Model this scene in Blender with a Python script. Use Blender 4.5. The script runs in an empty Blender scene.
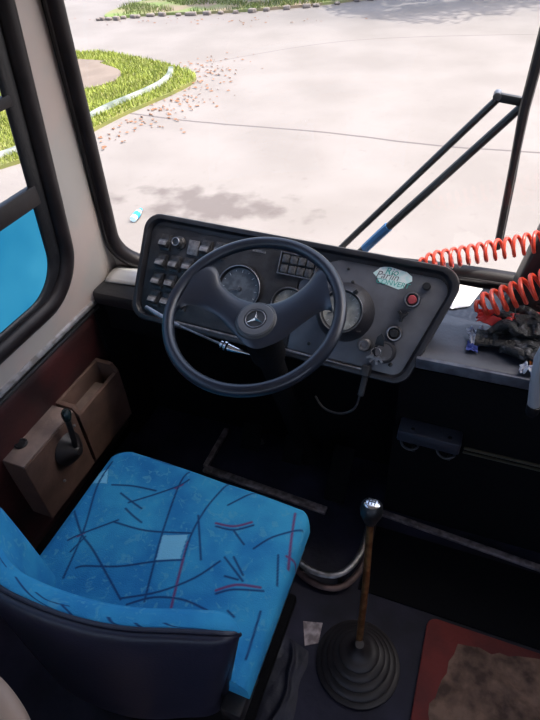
import bpy, bmesh, math, random, json
from mathutils import Vector, Matrix, noise
random.seed(7)
S = bpy.context.scene
COL = S.collection
PI = math.pi

# ------------------------------------------------------------------ materials
def mat(name, col, rough=.5, metal=0., col2=None, scale=20., lo=.4, hi=.6, bump=0., bscale=80., spec=.5, attr=None, detail=4.):
    m = bpy.data.materials.new(name); m.use_nodes = True
    nt = m.node_tree; N = nt.nodes; L = nt.links
    b = N['Principled BSDF']
    b.inputs['Base Color'].default_value = (*col, 1); b.inputs['Roughness'].default_value = rough
    b.inputs['Metallic'].default_value = metal; b.inputs['Specular IOR Level'].default_value = spec
    tc = N.new('ShaderNodeTexCoord')
    if col2 is not None:
        nz = N.new('ShaderNodeTexNoise'); nz.inputs['Scale'].default_value = scale; nz.inputs['Detail'].default_value = detail
        L.new(tc.outputs['Object'], nz.inputs['Vector'])
        r = N.new('ShaderNodeValToRGB'); r.color_ramp.elements[0].position = lo; r.color_ramp.elements[1].position = hi
        r.color_ramp.elements[0].color = (*col, 1); r.color_ramp.elements[1].color = (*col2, 1)
        L.new(nz.outputs['Fac'], r.inputs['Fac'])
        if attr:
            a = N.new('ShaderNodeVertexColor'); a.layer_name = attr
            mx = N.new('ShaderNodeMix'); mx.data_type = 'RGBA'
            L.new(a.outputs['Alpha'], mx.inputs[0]); L.new(r.outputs['Color'], mx.inputs[6]); L.new(a.outputs['Color'], mx.inputs[7])
            L.new(mx.outputs[2], b.inputs['Base Color'])
        else:
            L.new(r.outputs['Color'], b.inputs['Base Color'])
    if bump:
        n2 = N.new('ShaderNodeTexNoise'); n2.inputs['Scale'].default_value = bscale; n2.inputs['Detail'].default_value = 5
        L.new(tc.outputs['Object'], n2.inputs['Vector'])
        bp = N.new('ShaderNodeBump'); bp.inputs['Strength'].default_value = bump; bp.inputs['Distance'].default_value = .004
        L.new(n2.outputs['Fac'], bp.inputs['Height']); L.new(bp.outputs['Normal'], b.inputs['Normal'])
    return m

M = {}
M['black'] = mat('black_plastic', (.007,.007,.009), .45, col2=(.012,.012,.014), bump=.25)
M['blackmat'] = mat('black_matte', (.004,.004,.005), .9, bump=.3, spec=.1)
M['rubber'] = mat('black_rubber', (.010,.008,.009), .5, col2=(.018,.014,.015), scale=30, bump=.1)
M['gasket'] = mat('window_rubber', (.009,.006,.007), .5, col2=(.014,.010,.011), scale=15, bump=.08, spec=.3)
M['wheel'] = mat('wheel_plastic', (.010,.013,.022), .3, col2=(.014,.018,.029), scale=9, bump=.06, bscale=300)
M['hub'] = mat('hub_plastic', (.032,.033,.036), .45, bump=.05)
M['hubring'] = mat('hub_ring_grey', (.10,.10,.105), .4)
M['housing'] = mat('panel_housing', (.010,.010,.014), .42, col2=(.020,.020,.025), scale=14, bump=.25, bscale=150)
M['plateL'] = mat('panel_plate_dark', (.014,.014,.018), .5, col2=(.030,.030,.035), scale=22, bump=.3, bscale=160)
M['plateR'] = mat('panel_plate_satin', (.060,.062,.076), .33, col2=(.115,.12,.14), scale=12, lo=.35, hi=.7, bump=.12, bscale=120)
M['switch'] = mat('switch_plastic', (.02,.02,.022), .35, col2=(.05,.05,.055), scale=90, bump=.1)
M['switchtop'] = mat('switch_face_worn', (.19,.19,.205), .4, col2=(.09,.09,.10), scale=80)
M['chrome'] = mat('chrome', (.6,.6,.62), .22, 1.)
M['dullmetal'] = mat('dull_metal', (.30,.30,.32), .42, .9, col2=(.16,.15,.15), scale=30)
M['alu'] = mat('worn_aluminium_strip', (.34,.29,.29), .45, .5, col2=(.15,.12,.12), scale=40)
M['brownstrip'] = mat('brown_strip', (.13,.085,.08), .5, .3, col2=(.07,.045,.045), scale=30)
M['brass'] = mat('brass_rod', (.62,.33,.14), .3, .9, col2=(.36,.15,.06), scale=40)
M['cream'] = mat('cream_painted_metal', (.43,.35,.31), .5, col2=(.38,.345,.315), scale=6, bump=.08, bscale=40)
M['creamstain'] = M['cream']
M['maroon'] = mat('maroon_vinyl', (.055,.013,.013), .5, col2=(.018,.007,.008), scale=7, lo=.35, hi=.65, bump=.3, bscale=60)
M['boxtop'] = mat('tan_console', (.24,.175,.15), .6, col2=(.13,.095,.085), scale=16, lo=.35, hi=.7, bump=.3)
M['boxfront'] = mat('brown_console', (.13,.075,.058), .65, col2=(.08,.048,.038), scale=14, lo=.35, hi=.7, bump=.3)
M['floor'] = mat('dark_floor_vinyl', (.006,.006,.014), .6, col2=(.020,.020,.040), scale=6, lo=.4, hi=.72, bump=.4, bscale=40, spec=.25)
M['ledge'] = mat('ledge_vinyl', (.022,.026,.038), .33, col2=(.038,.042,.058), scale=10, lo=.35, hi=.75, bump=.15, bscale=100)
M['ledgeedge'] = mat('ledge_edging', (.12,.125,.15), .4, .2, col2=(.06,.06,.075), scale=25)
M['shell'] = mat('seat_shell_navy', (.008,.009,.022), .45, col2=(.012,.012,.027), scale=8, bump=.15, bscale=200)
M['paper'] = mat('white_paper', (.8,.79,.77), .7)
M['red'] = mat('red_hose', (.68,.065,.03), .35, col2=(.58,.05,.025), scale=40)
M['redbutton'] = mat('red_button', (.35,.06,.07), .35)
M['gauge'] = mat('gauge_face', (.05,.055,.065), .4, col2=(.10,.11,.125), scale=50)
M['gaugelight'] = mat('gauge_disc', (.38,.37,.33), .4, col2=(.20,.20,.19), scale=45, lo=.35, hi=.6)
M['lampgrey'] = mat('warning_lens', (.085,.085,.09), .3, col2=(.04,.04,.045), scale=120)
M['sticker'] = mat('sticker_white', (.85,.88,.86), .4, col2=(.62,.82,.80), scale=60)
M['teal'] = mat('sticker_teal', (.05,.42,.36), .4)
M['greyprint'] = mat('sticker_grey', (.16,.16,.17), .4)
M['glove'] = mat('black_knit', (.004,.004,.005), .6, col2=(.12,.12,.13), scale=55, lo=.56, hi=.72, bump=1., bscale=160)  # grey flecks paint in the knit's lighter ribs and highlights
M['redcloth'] = mat('red_cloth', (.55,.035,.03), .7, bump=.4)
M['whitecloth'] = mat('white_cloth', (.55,.56,.6), .8, col2=(.25,.28,.4), scale=60, bump=.4)
M['bluecloth'] = mat('blue_cloth', (.04,.06,.25), .8)
M['orange'] = mat('orange_cloth', (.7,.22,.04), .7)
M['pink'] = mat('pink_cloth', (.6,.2,.2), .7)
M['redmat'] = mat('red_mat', (.14,.014,.010), .75, col2=(.09,.010,.008), scale=10, bump=.5)
M['dirt'] = mat('tan_dirt', (.19,.115,.078), .95, col2=(.06,.034,.024), scale=22, lo=.38, hi=.66, bump=1., bscale=60, detail=8)
M['beige'] = mat('beige_leather', (.42,.29,.21), .6, col2=(.36,.25,.18), scale=10, bump=.2)
M['curb'] = mat('painted_curb', (.25,.26,.24), .8, col2=(.09,.11,.09), scale=2.5, bump=.4, bscale=8)
M['sand'] = mat('sand_path', (.16,.125,.10), .95, col2=(.13,.10,.08), scale=2, bump=.3, bscale=10)
M['soil'] = mat('lawn_soil', (.12,.13,.03), .95, col2=(.16,.155,.04), scale=2.2, bump=.8, bscale=9)
M['leaf'] = mat('dry_leaf', (.17,.075,.035), .8)
M['bark'] = mat('bark', (.10,.07,.05), .9, bump=.8, bscale=12)
M['crown'] = mat('tree_leaf', (.05,.10,.02), .7)
M['plasticblue'] = mat('bottle_cap_blue', (.02,.30,.55), .4)
M['stone'] = mat('kerb_stone', (.20,.17,.15), .9, col2=(.11,.09,.08), scale=3)
M['ceil'] = mat('grey_ceiling', (.55,.54,.53), .7)
M['wallgrey'] = mat('grey_wall_panel', (.13,.12,.125), .7)
M['wiper'] = mat('wiper_black', (.012,.012,.014), .5)
M['blue_rod'] = mat('blue_painted_rod', (.02,.12,.30), .45)

def fabric_mat():
    m = mat('blue_seat_fabric', (.014,.18,.40), .8, col2=(.035,.30,.50), scale=9, lo=.36, hi=.66, bump=.35, bscale=350, spec=.25, attr='pattern')
    nt = m.node_tree; N = nt.nodes; L = nt.links
    b = N['Principled BSDF']
    link = [l for l in L if l.to_socket == b.inputs['Base Color']][0]; src = link.from_socket
    mixn = link.from_node
    # pale flecks under the printed lines
    base = mixn.inputs[6].links[0].from_socket
    nz = N.new('ShaderNodeTexNoise'); nz.inputs['Scale'].default_value = 42; nz.inputs['Detail'].default_value = 3; nz.inputs['Distortion'].default_value = 1.2
    tc = [n for n in N if n.type == 'TEX_COORD'][0]
    L.new(tc.outputs['Object'], nz.inputs['Vector'])
    r = N.new('ShaderNodeValToRGB'); r.color_ramp.elements[0].position = .58; r.color_ramp.elements[1].position = .66
    r.color_ramp.elements[0].color = (0,0,0,1); r.color_ramp.elements[1].color = (.55,.55,.55,1)
    L.new(nz.outputs['Fac'], r.inputs['Fac'])
    mx = N.new('ShaderNodeMix'); mx.data_type = 'RGBA'
    L.new(r.outputs['Color'], mx.inputs[0]); L.new(base, mx.inputs[6]); mx.inputs[7].default_value = (.09,.33,.46,1)
    L.new(mx.outputs[2], mixn.inputs[6])
    return m
M['fabric'] = fabric_mat()

def glass_mat(name, tint=(.96,.98,.97), blue=False):
    m = bpy.data.materials.new(name); m.use_nodes = True
    nt = m.node_tree; N = nt.nodes; L = nt.links
    for n in list(N): N.remove(n)
    o = N.new('ShaderNodeOutputMaterial')
    t = N.new('ShaderNodeBsdfTransparent'); t.inputs[0].default_value = (*tint, 1)
    g = N.new('ShaderNodeBsdfGlossy'); g.inputs['Roughness'].default_value = .02
    f = N.new('ShaderNodeFresnel')
    ge = N.new('ShaderNodeNewGeometry'); mr = N.new('ShaderNodeMapRange'); mr.inputs[3].default_value = 1.35; mr.inputs[4].default_value = 1/1.35
    L.new(ge.outputs['Backfacing'], mr.inputs[0]); L.new(mr.outputs[0], f.inputs[0])
    mx = N.new('ShaderNodeMixShader')
    L.new(f.outputs[0], mx.inputs[0]); L.new(t.outputs[0], mx.inputs[1]); L.new(g.outputs[0], mx.inputs[2])
    L.new(mx.outputs[0], o.inputs[0])
    return m
M['glass'] = glass_mat('window_glass')
def film_mat():
    m = bpy.data.materials.new('blue_window_film'); m.use_nodes = True
    nt = m.node_tree; N = nt.nodes; L = nt.links
    for n in list(N): N.remove(n)
    o = N.new('ShaderNodeOutputMaterial')
    tc = N.new('ShaderNodeTexCoord'); nz = N.new('ShaderNodeTexNoise'); nz.inputs['Scale'].default_value = 5
    L.new(tc.outputs['Object'], nz.inputs['Vector'])
    r = N.new('ShaderNodeValToRGB'); r.color_ramp.elements[0].position = .35; r.color_ramp.elements[1].position = .7
    r.color_ramp.elements[0].color = (.13,.44,.54,1); r.color_ramp.elements[1].color = (.22,.55,.62,1)
    L.new(nz.outputs['Fac'], r.inputs['Fac'])
    d = N.new('ShaderNodeBsdfTranslucent'); t = N.new('ShaderNodeBsdfTransparent'); t.inputs[0].default_value = (.25,.62,.72,1)
    L.new(r.outputs['Color'], d.inputs['Color'])
    mx = N.new('ShaderNodeMixShader'); mx.inputs[0].default_value = .25
    L.new(d.outputs[0], mx.inputs[1]); L.new(t.outputs[0], mx.inputs[2]); L.new(mx.outputs[0], o.inputs[0])
    return m
M['film'] = film_mat()

# ------------------------------------------------------------------ builders
class MB:
    def __init__(s): s.bm = bmesh.new()
    def box(s, c, size, rot=None, bevel=0., seg=2):
        b2 = bmesh.new(); bmesh.ops.create_cube(b2, size=1)
        for v in b2.verts: v.co = Vector((v.co.x*size[0], v.co.y*size[1], v.co.z*size[2]))
        if bevel: bmesh.ops.bevel(b2, geom=b2.edges[:], offset=bevel, segments=seg, affect='EDGES', profile=.5)
        mt = Matrix.Translation(Vector(c)) @ (rot.to_4x4() if rot else Matrix.Identity(4))
        b2.transform(mt); s._merge(b2); return s
    def _merge(s, b2):
        me = bpy.data.meshes.new('t'); b2.to_mesh(me); b2.free(); s.bm.from_mesh(me); bpy.data.meshes.remove(me)
    def grid(s, f, nu, nv, closeu=False, closev=False, flip=False):
        vs = [[s.bm.verts.new(f(i/(nu if closeu else nu-1), j/(nv if closev else nv-1))) for j in range(nv)] for i in range(nu)]
        for i in range(nu if closeu else nu-1):
            for j in range(nv if closev else nv-1):
                q = [vs[i][j], vs[(i+1)%nu][j], vs[(i+1)%nu][(j+1)%nv], vs[i][(j+1)%nv]]
                if flip: q.reverse()
                try: s.bm.faces.new(q)
                except ValueError: pass
        return vs
    def tube(s, pts, r, n=10, cap=True, closed=False, flat=1.):
        pts = [Vector(p) for p in pts]; rings = []
        up = None; m = len(pts)
        for k, p in enumerate(pts):
            if closed: d = (pts[(k+1) % m]-pts[k-1]).normalized()
            else: d = (pts[min(k+1, m-1)]-pts[max(k-1, 0)]).normalized()
            if up is None:
                up = Vector((0,0,1)) if abs(d.z) < .9 else Vector((1,0,0))
            a = d.cross(up).normalized(); b = a.cross(d).normalized(); up = b
            rr = r[k] if isinstance(r, (list, tuple)) else r
            rings.append([s.bm.verts.new(p+rr*(math.cos(2*PI*i/n)*a+flat*math.sin(2*PI*i/n)*b)) for i in range(n)])
        for k in range(m if closed else m-1):
            A = rings[k]; B = rings[(k+1) % m]
            for i in range(n): s.bm.faces.new([A[i], A[(i+1)%n], B[(i+1)%n], B[i]])
        if cap and not closed:
            s.bm.faces.new(list(reversed(rings[0]))); s.bm.faces.new(rings[-1])
        return s
    def lathe(s, prof, c, axis=(0,0,1), n=32):
        ax = Vector(axis).normalized(); q = Vector((0,0,1)).rotation_difference(ax); c = Vector(c); rings = []
        for r, h in prof:
            if r < 1e-5: rings.append([s.bm.verts.new(c+q@Vector((0,0,h)))])
            else: rings.append([s.bm.verts.new(c+q@Vector((r*math.cos(2*PI*i/n), r*math.sin(2*PI*i/n), h))) for i in range(n)])
        for A, B in zip(rings, rings[1:]):
            for i in range(n):
                j = (i+1) % n
                if len(A) == 1 and len(B) == 1: continue
                if len(A) == 1: f = [A[0], B[j], B[i]]
                elif len(B) == 1: f = [A[i], A[j], B[0]]
                else: f = [A[i], A[j], B[j], B[i]]
                s.bm.faces.new(f)
        return s
    def prism(s, pts, ext, bevel=0., seg=2):
        """closed outline pts (3D, planar) extruded by vector ext"""
        b2 = bmesh.new(); ext = Vector(ext)
        a = [b2.verts.new(Vector(p)) for p in pts]; b = [b2.verts.new(Vector(p)+ext) for p in pts]
        f0 = b2.faces.new(a); f1 = b2.faces.new(list(reversed(b)))
        n = len(pts)
        for i in range(n): b2.faces.new([a[i], b[i], b[(i+1)%n], a[(i+1)%n]])
        bmesh.ops.recalc_face_normals(b2, faces=b2.faces[:])
        if bevel:
            ed = [e for e in b2.edges if (e.verts[0] in a and e.verts[1] in a) or (e.verts[0] in b and e.verts[1] in b)]
            bmesh.ops.bevel(b2, geom=ed, offset=bevel, segments=seg, affect='EDGES', profile=.5)
        s._merge(b2); return s
    def sphere(s, c, r, sc=(1,1,1), u=16, v=10):
        b2 = bmesh.new(); bmesh.ops.create_uvsphere(b2, u_segments=u, v_segments=v, radius=r)
        for w in b2.verts: w.co = Vector((w.co.x*sc[0], w.co.y*sc[1], w.co.z*sc[2]))+Vector(c)
        s._merge(b2); return s
    def build(s, name, m, parent=None, smooth=True, recalc=True, solid=0., origin=None, auto=40):
        if recalc: bmesh.ops.recalc_face_normals(s.bm, faces=s.bm.faces[:])
        me = bpy.data.meshes.new(name); s.bm.to_mesh(me); s.bm.free()
        me.materials.append(m if not isinstance(m, str) else M[m])
        o = bpy.data.objects.new(name, me); COL.objects.link(o)
        if smooth:
            me.polygons.foreach_set('use_smooth', [True]*len(me.polygons))
            me.set_sharp_from_angle(angle=math.radians(auto))
        if solid:
            md = o.modifiers.new('solid', 'SOLIDIFY'); md.thickness = solid; md.offset = 0
        if parent is not None:
            o.parent = parent; o.matrix_parent_inverse = Matrix.Translation(-Vector(parent.location))
        elif origin is not None:
            me.transform(Matrix.Translation(-Vector(origin))); o.location = origin
        return o

def tag(o, label=None, cat=None, group=None, kind=None):
    if label: o['label'] = label
    if cat: o['category'] = cat
    if group: o['group'] = group
    if kind: o['kind'] = kind
    return o
def empty(name, loc, label, cat, group=None):
    o = bpy.data.objects.new(name, None); COL.objects.link(o); o.location = loc; o.empty_display_size = .05
    return tag(o, label, cat, group)
def struct(o): o['kind'] = 'structure'; return o

def rrect(x0, x1, y0, y1, r, n=8):
    out = []
    if not isinstance(r, (list, tuple)): r = [r]*4
    for (cx, cy, a0), q in zip([(x1, y1, 0), (x0, y1, 90), (x0, y0, 180), (x1, y0, 270)], r):
        sx = -q if cx == x1 else q; sy = -q if cy == y1 else q
        for k in range(n+1):
            a = math.radians(a0+90*k/n); out.append((cx+sx+q*math.cos(a), cy+sy+q*math.sin(a)))
    return out
def dense(loop, step):
    out = []
    for k in range(len(loop)):
        a = Vector(loop[k]); b = Vector(loop[(k+1) % len(loop)]); m = max(1, int((b-a).length/step))
        for i in range(m): out.append(tuple(a+(b-a)*i/m))
    return out
def catmull(pts, n=8, closed=False):
    P = [Vector(p) for p in pts]; out = []; m = len(P)
    for i in range(m if closed else m-1):
        if closed: p0, p1, p2, p3 = P[i-1], P[i], P[(i+1)%m], P[(i+2)%m]
        else: p0, p1, p2, p3 = P[max(i-1,0)], P[i], P[i+1], P[min(i+2,m-1)]
        for k in range(n):
            t = k/n
            out.append(.5*((2*p1)+(p2-p0)*t+(2*p0-5*p1+4*p2-p3)*t*t+(3*p1-p0-3*p2+p3)*t**3))
    if not closed: out.append(P[-1])
    return out
def holed(inner, outer_rect, f, name, m, rows=6, solid=.02):
    """sheet with an opening: outer rectangle (a0,a1,b0,b1), inner loop of (a,b), mapped by f(a,b)"""
    a0, a1, b0, b1 = outer_rect
    cx = sum(p[0] for p in inner)/len(inner); cy = sum(p[1] for p in inner)/len(inner)
    outer = []
    for p in inner:
        dx, dy = p[0]-cx, p[1]-cy; t = 1e9
        if dx > 1e-9: t = min(t, (a1-cx)/dx)
        if dx < -1e-9: t = min(t, (a0-cx)/dx)
        if dy > 1e-9: t = min(t, (b1-cy)/dy)
        if dy < -1e-9: t = min(t, (b0-cy)/dy)
        outer.append((cx+dx*t, cy+dy*t))
    # snap nearest outer points to the corners
    for c in [(a0,b0),(a0,b1),(a1,b0),(a1,b1)]:
        k = min(range(len(outer)), key=lambda i: (outer[i][0]-c[0])**2+(outer[i][1]-c[1])**2); outer[k] = c
    b = MB(); n = len(inner)
    g = [[b.bm.verts.new(f(*(p[0]+(q[0]-p[0])*j/rows, p[1]+(q[1]-p[1])*j/rows))) for j in range(rows+1)] for p, q in zip(inner, outer)]
    for i in range(n):
        for j in range(rows): b.bm.faces.new([g[i][j], g[(i+1)%n][j], g[(i+1)%n][j+1], g[i][j+1]])
    return b.build(name, m, solid=solid)

# ------------------------------------------------------------------ shell of the bus
def wallx(z): return -1.16+.13*(z-.7)
def LW(y, z): return Vector((wallx(z), y, z))
def WSy(x, z): return 1.50-.20*(x/1.15)**2-.15*(z-.7)
def WS(x, z, off=0.):
    x = x*(1-.125*max(0,(z-.7)))
    z = z+.045*max(0,1-(x/1.12)**2)*max(0,1-abs(z-.73)/1.1)
    return Vector((x, WSy(x, z)+off, z))

fl = MB(); fl.box((0,-.75,-.02), (2.5,4.6,.04)); struct(fl.build('floor', 'floor', smooth=False))
ce = MB(); ce.box((0,-.80,2.07), (2.5,4.30,.06)); struct(ce.build('ceiling', 'ceil', smooth=False))

# left wall, cream, one rounded opening; more openings behind the camera
win_out = dense(rrect(-.25, 1.10, .751, 1.90, .15, 10), .06)
win_in = rrect(-.19, 1.03, .824, 1.84, .115, 10)
struct(holed(dense(rrect(-.22, 1.065, .79, 1.87, .14, 10), .06), (-.5, 1.235, .60, 2.04), lambda y, z: LW(y, z), 'wall_left', 'cream', solid=.012))
w = MB()
w.box((-1.185,-1.85,.35), (.02,2.6,.9)); w.box((-1.05,-1.85,1.95), (.02,2.6,.3)); w.box((-1.12,-1.9,1.3),(.03,.1,1.1)); w.box((-1.12,-.6,1.3),(.03,.2,1.1))
w.box((-1.12,-2.95,1.3),(.03,.3,1.1))
struct(w.build('wall_left', 'wallgrey', smooth=False))
# lower left wall covered in maroon vinyl
w = MB(); w.grid(lambda a, b: Vector((wallx(.645)-.0-(.03*(1-b)), -.55+a*1.72, .02+b*.64)), 24, 10)
struct(w.build('wall_left', 'maroon', solid=.012))
# rounded front corner post between side window and windscreen
w = MB()
def corner(a, b):
    z = .56+b*1.48
    x0, y0 = wallx(z), 1.225; x1 = -1.150*(1-.125*max(0,z-.7))-.012; y1 = WSy(x1, z)+.004
    t = a
    cx, cy = x0-.004, y1+.004
    p = (1-t)**2*Vector((x0, y0, z))+2*(1-t)*t*Vector((cx, cy-.01, z))+t*t*Vector((x1, y1, z))
    return p
w.grid(corner, 12, 20)
struct(w.build('wall_left', 'cream', solid=.010))
# metal sill strip on top of the vinyl
w = MB(); w.tube([(wallx(.668)+.008, -.5+i*.0825, .668) for i in range(21)], .011, 8)
struct(w.build('trim_1', 'dullmetal'))
w = MB(); w.tube([(wallx(.645)+.006, -.5+i*.0825, .642) for i in range(21)], .009, 8)
struct(w.build('trim_2', 'black'))

# windscreen
ws_in = rrect(-1.13, 1.13, .735, 1.90, .13, 12)
ws_mid = dense(rrect(-1.15, 1.15, .715, 1.92, .145, 12), .05)
struct(holed(ws_mid, (-1.19, 1.19, .0, 2.04), lambda x, z: WS(x, z, .01), 'wall_front', 'cream', solid=.02))
w = MB(); w.grid(lambda a, b: WS(-1.15+2.3*a, .715+1.205*b, .012), 40, 12)
root = empty('window_1', (0, 1.5, .72), None, None); struct(root)
w.build('windscreen_glass', 'glass', root)
w = MB(); w.tube([WS(x, z, -.006) for x, z in dense(rrect(-1.152, 1.152, .714, 1.92, .14, 12), .05)], .027, 12, closed=True)
w.build('rubber_gasket', 'gasket', root)
w = MB(); w.tube([WS(x, z, -.031) for x, z in dense(rrect(-1.152, 1.152, .714, 1.92, .14, 12), .05)], .006, 8, closed=True)
w.build('gasket_bead', 'rubber', root)

# left side window
root = empty('window_2', (-1.14, .4, .78), None, None); struct(root)
def LWo(off): 
    return lambda y, z: LW(y, z)+Vector((off, 0, 0))
def ringstrip(name, lo, li, oo, oi, m, parent):
    b = MB(); n = len(lo)
    def f(a, t):
        i = int(round(a*n)) % n
        p = Vector(lo[i]).lerp(Vector(li[i]), t)
        # raised section
        h = math.sin(PI*t)**.6*oo+oi
        return LW(p.x, p.y)+Vector((h, 0, 0))
    b.grid(f, n, 9, closeu=True)
    return b.build(name, m, parent, solid=.004)
lo = rrect(-.26, 1.10, .751, 1.90, .17, 16); li = rrect(-.18, 1.045, .81, 1.84, .13, 16)
ringstrip('rubber_gasket', lo, li, .022, .002, 'gasket', root)
lo = rrect(-.20, 1.068, .788, 1.862, .145, 16); li = rrect(-.16, 1.002, .826, 1.82, .115, 16)
ringstrip('inner_frame', lo, li, .008, -.004, 'black', root)
w = MB(); w.tube([LW(y, z)+Vector((.019,0,0)) for y, z in rrect(-.20, 1.065, .792, 1.86, .145, 16)], .004, 8, closed=True)
w.build('gasket_bead', 'rubber', root)
# panes
w = MB(); w.grid(lambda a, b: LW(-.2+1.235*a, 1.085+.77*b)+Vector((-.012,0,0)), 4, 4); w.build('clear_pane', 'glass', root)
w = MB()
def lowp(a, b):
    y = -.2+1.235*a; z = .812+.29*b; return LW(y, z)+Vector((-.012,0,0))
loop = [p for p in rrect(-.19, 1.018, .818, 1.3, .122, 16) if p[1] < 1.05]
pts = [LW(y, z)+Vector((-.010,0,0)) for y, z in loop+[(1.018,1.10),(-.19,1.10)]]
# order: loop runs (left,bottom)->(right,bottom); close over the top
w.prism(pts, (-.004,0,0)); w.build('blue_tinted_pane', 'film', root, smooth=False)
w = MB(); w.box((wallx(1.11)+.0, .42, 1.112), (.022,1.20,.052), bevel=.005); w.build('sash_rail', 'gasket', root)
w = MB()
w.box((wallx(1.345)-.002, .42, 1.347), (.018,1.20,.026), bevel=.004)
w.build('sash_rail', 'gasket', root)

# right wall with added sun-blocking door panel and windows (lets daylight in), rear wall
w = MB()
w.box((1.19,-.85,.55), (.02,4.3,1.3)); w.box((1.12,-.75,1.93),(.02,4.6,.30))
for y in (-3,-2,-1,.03): w.box((1.15,y,1.3),(.03,.16,1.3))
w.box((1.15,.62,1.0),(.03,1.28,2.1))  # solid door panel, added to keep the sun off the floor
struct(w.build('wall_right', 'wallgrey', smooth=False))
w = MB(); w.box((0,-3.04,.5),(2.4,.02,1.1)); w.box((0,-3.04,1.95),(2.4,.02,.3)); struct(w.build('wall_back', 'wallgrey', smooth=False))

# firewall and front panels below the dash
w = MB(); w.box((-.66,1.30,.33),(1.08,.02,.70)); w.box((-1.17,1.235,.32),(.03,.22,.68)); w.box((-1.20,.4,.3),(.02,1.9,.62)); struct(w.build('wall_front', 'blackmat', smooth=False))
w = MB(); w.box((.50,1.11,.345),(1.24,.02,.69)); w.box((-.11,1.20,.345),(.02,.18,.69)); struct(w.build('wall_front', 'blackmat', smooth=False))
w = MB(); w.box((.50,1.033,.008),(1.24,.022,.014), Matrix.Rotation(math.radians(-4),3,'Z'), bevel=.003)
struct(w.build('trim_3', 'alu'))
w = MB(); w.tube([(.085,1.097,.425),(1.1,1.097,.425)], .005, 8); w.tube([(.085,1.097,.407),(1.1,1.097,.407)], .004, 8)
struct(w.build('trim_4', mat('olive_strip', (.035,.03,.014), .5)))

w = MB(); w.box((.50,.905,.003),(1.26,.235,.005)); struct(w.build('floor','blackmat',smooth=False))
# ------------------------------------------------------------------ dashboard ledge
dash = empty('dashboard', (0, 1.2, .6), 'long black dashboard ledge running under the windscreen from wall to wall', 'dashboard')
def prof_ledge(x0, x1, yf, zf, name, m, n=24, thick=.05, zback=.725):
    b = MB(); xs = [x0+(x1-x0)*i/(n-1) for i in range(n)]
    def f(a, t):
        x = x0+(x1-x0)*a; yb = min(WSy(x, .72)-.03, 1.50)
        P = [(yb, zf-thick), (yf+.02, zf-thick), (yf+.006, zf-thick+.004), (yf, zf-thick+.015), (yf, zf-.014), (yf+.004, zf-.004), (yf+.014, zf), (yf+.08, zf), (yf+(yb-yf)*.6, zf+.003), (yb, zback)]
        k = t*(len(P)-1); i = min(int(k), len(P)-2); u = k-i
        return Vector((x, P[i][0]+(P[i+1][0]-P[i][0])*u, P[i][1]+(P[i+1][1]-P[i][1])*u))
    vs = b.grid(f, n, 10)
    b.bm.faces.new(vs[0]); b.bm.faces.new(list(reversed(vs[-1])))
    return b.build(name, m, dash)
prof_ledge(-1.148, -.86, 1.135, .712, 'left_ledge', 'black', thick=.055, zback=.70)
prof_ledge(-.085, 1.12, 1.095, .735, 'right_ledge', 'ledge', thick=.035, zback=.738)
w = MB(); w.box((.52,1.093,.722),(1.21,.012,.034), bevel=.003); w.build('edging_strip', 'ledgeedge', dash)
w = MB(); w.grid(lambda a, b: Vector((-1.135+.27*a, 1.195+.095*b+.02*a, .712+.012*math.sin(PI*b)+.004)), 12, 8)
w.build('metal_cowl', mat('pale_cowl', (.50,.49,.48), .35, .3), dash, solid=.006)
w = MB(); w.box((-.48,1.29,.70),(.80,.16,.06), bevel=.01); w.build('centre_ledge', 'black', dash)
# recess lip beneath left ledge
w = MB(); w.box((-1.0,1.20,.60),(.28,.09,.11), bevel=.01); w.build('lower_cover', 'blackmat', dash)

# ------------------------------------------------------------------ instrument panel
O = Vector((-.95,1.08,.70)); U = Vector((.99894,-.02997,-.03496)); V = Vector((.04603,.63074,.77462)); NN = Vector((-.00116,-.77541,.63145))
def PU(u, v, w=0.): return O+u*U+v*V+w*NN
ip = empty('instrument_panel', tuple(PU(.45,0,-.05)), 'wide black instrument panel with rounded corners behind the steering wheel', 'instrument panel')
def roundpoly(pts, r, n=8):
    out = []; m = len(pts)
    for i in range(m):
        p = Vector(pts[i]); a = (Vector(pts[i-1])-p).normalized(); b = (Vector(pts[(i+1)%m])-p).normalized()
        rr = r[i] if isinstance(r, (list, tuple)) else r
        ang = a.angle(b); d = rr/math.tan(ang/2); c = p+(a+b).normalized()*(rr/math.sin(ang/2))
        s0 = p+a*d-c; s1 = p+b*d-c
        th = s0.angle_signed(s1)
        for k in range(n+1):
            q = s0.copy(); q.rotate(Matrix.Rotation(-th*k/n, 2)); out.append(tuple(c+q))
    return out

def inset(d):
    return [(-.018+d,-.008+d),(.850-d*.9,-.008+d),(.938-d*1.2,.322-d),(-.030+d,.322-d)]
def ringloft(levels, name, m, parent, capf=False, capb=False):
    b = MB(); rings = []
    for d, r, w_ in levels:
        lp = roundpoly(inset(d), r, 10); rings.append([b.bm.verts.new(PU(x, y, w_)) for x, y in lp])
    n = len(rings[0])
    for A, B in zip(rings, rings[1:]):
        for i in range(n): b.bm.faces.new([A[i], A[(i+1)%n], B[(i+1)%n], B[i]])
    if capf: b.bm.faces.new(rings[-1])
    if capb: b.bm.faces.new(rings[0])
    return b.build(name, m, parent)
ringloft([(.035,.03,-.085),(.012,.045,-.075),(.002,.05,-.03),(0,.052,-.006),(.003,.050,.003),(.009,.047,.005),(.015,.045,.004),(.019,.043,-.003),(.022,.042,-.014)], 'housing', 'housing', ip, capf=True, capb=True)
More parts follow.
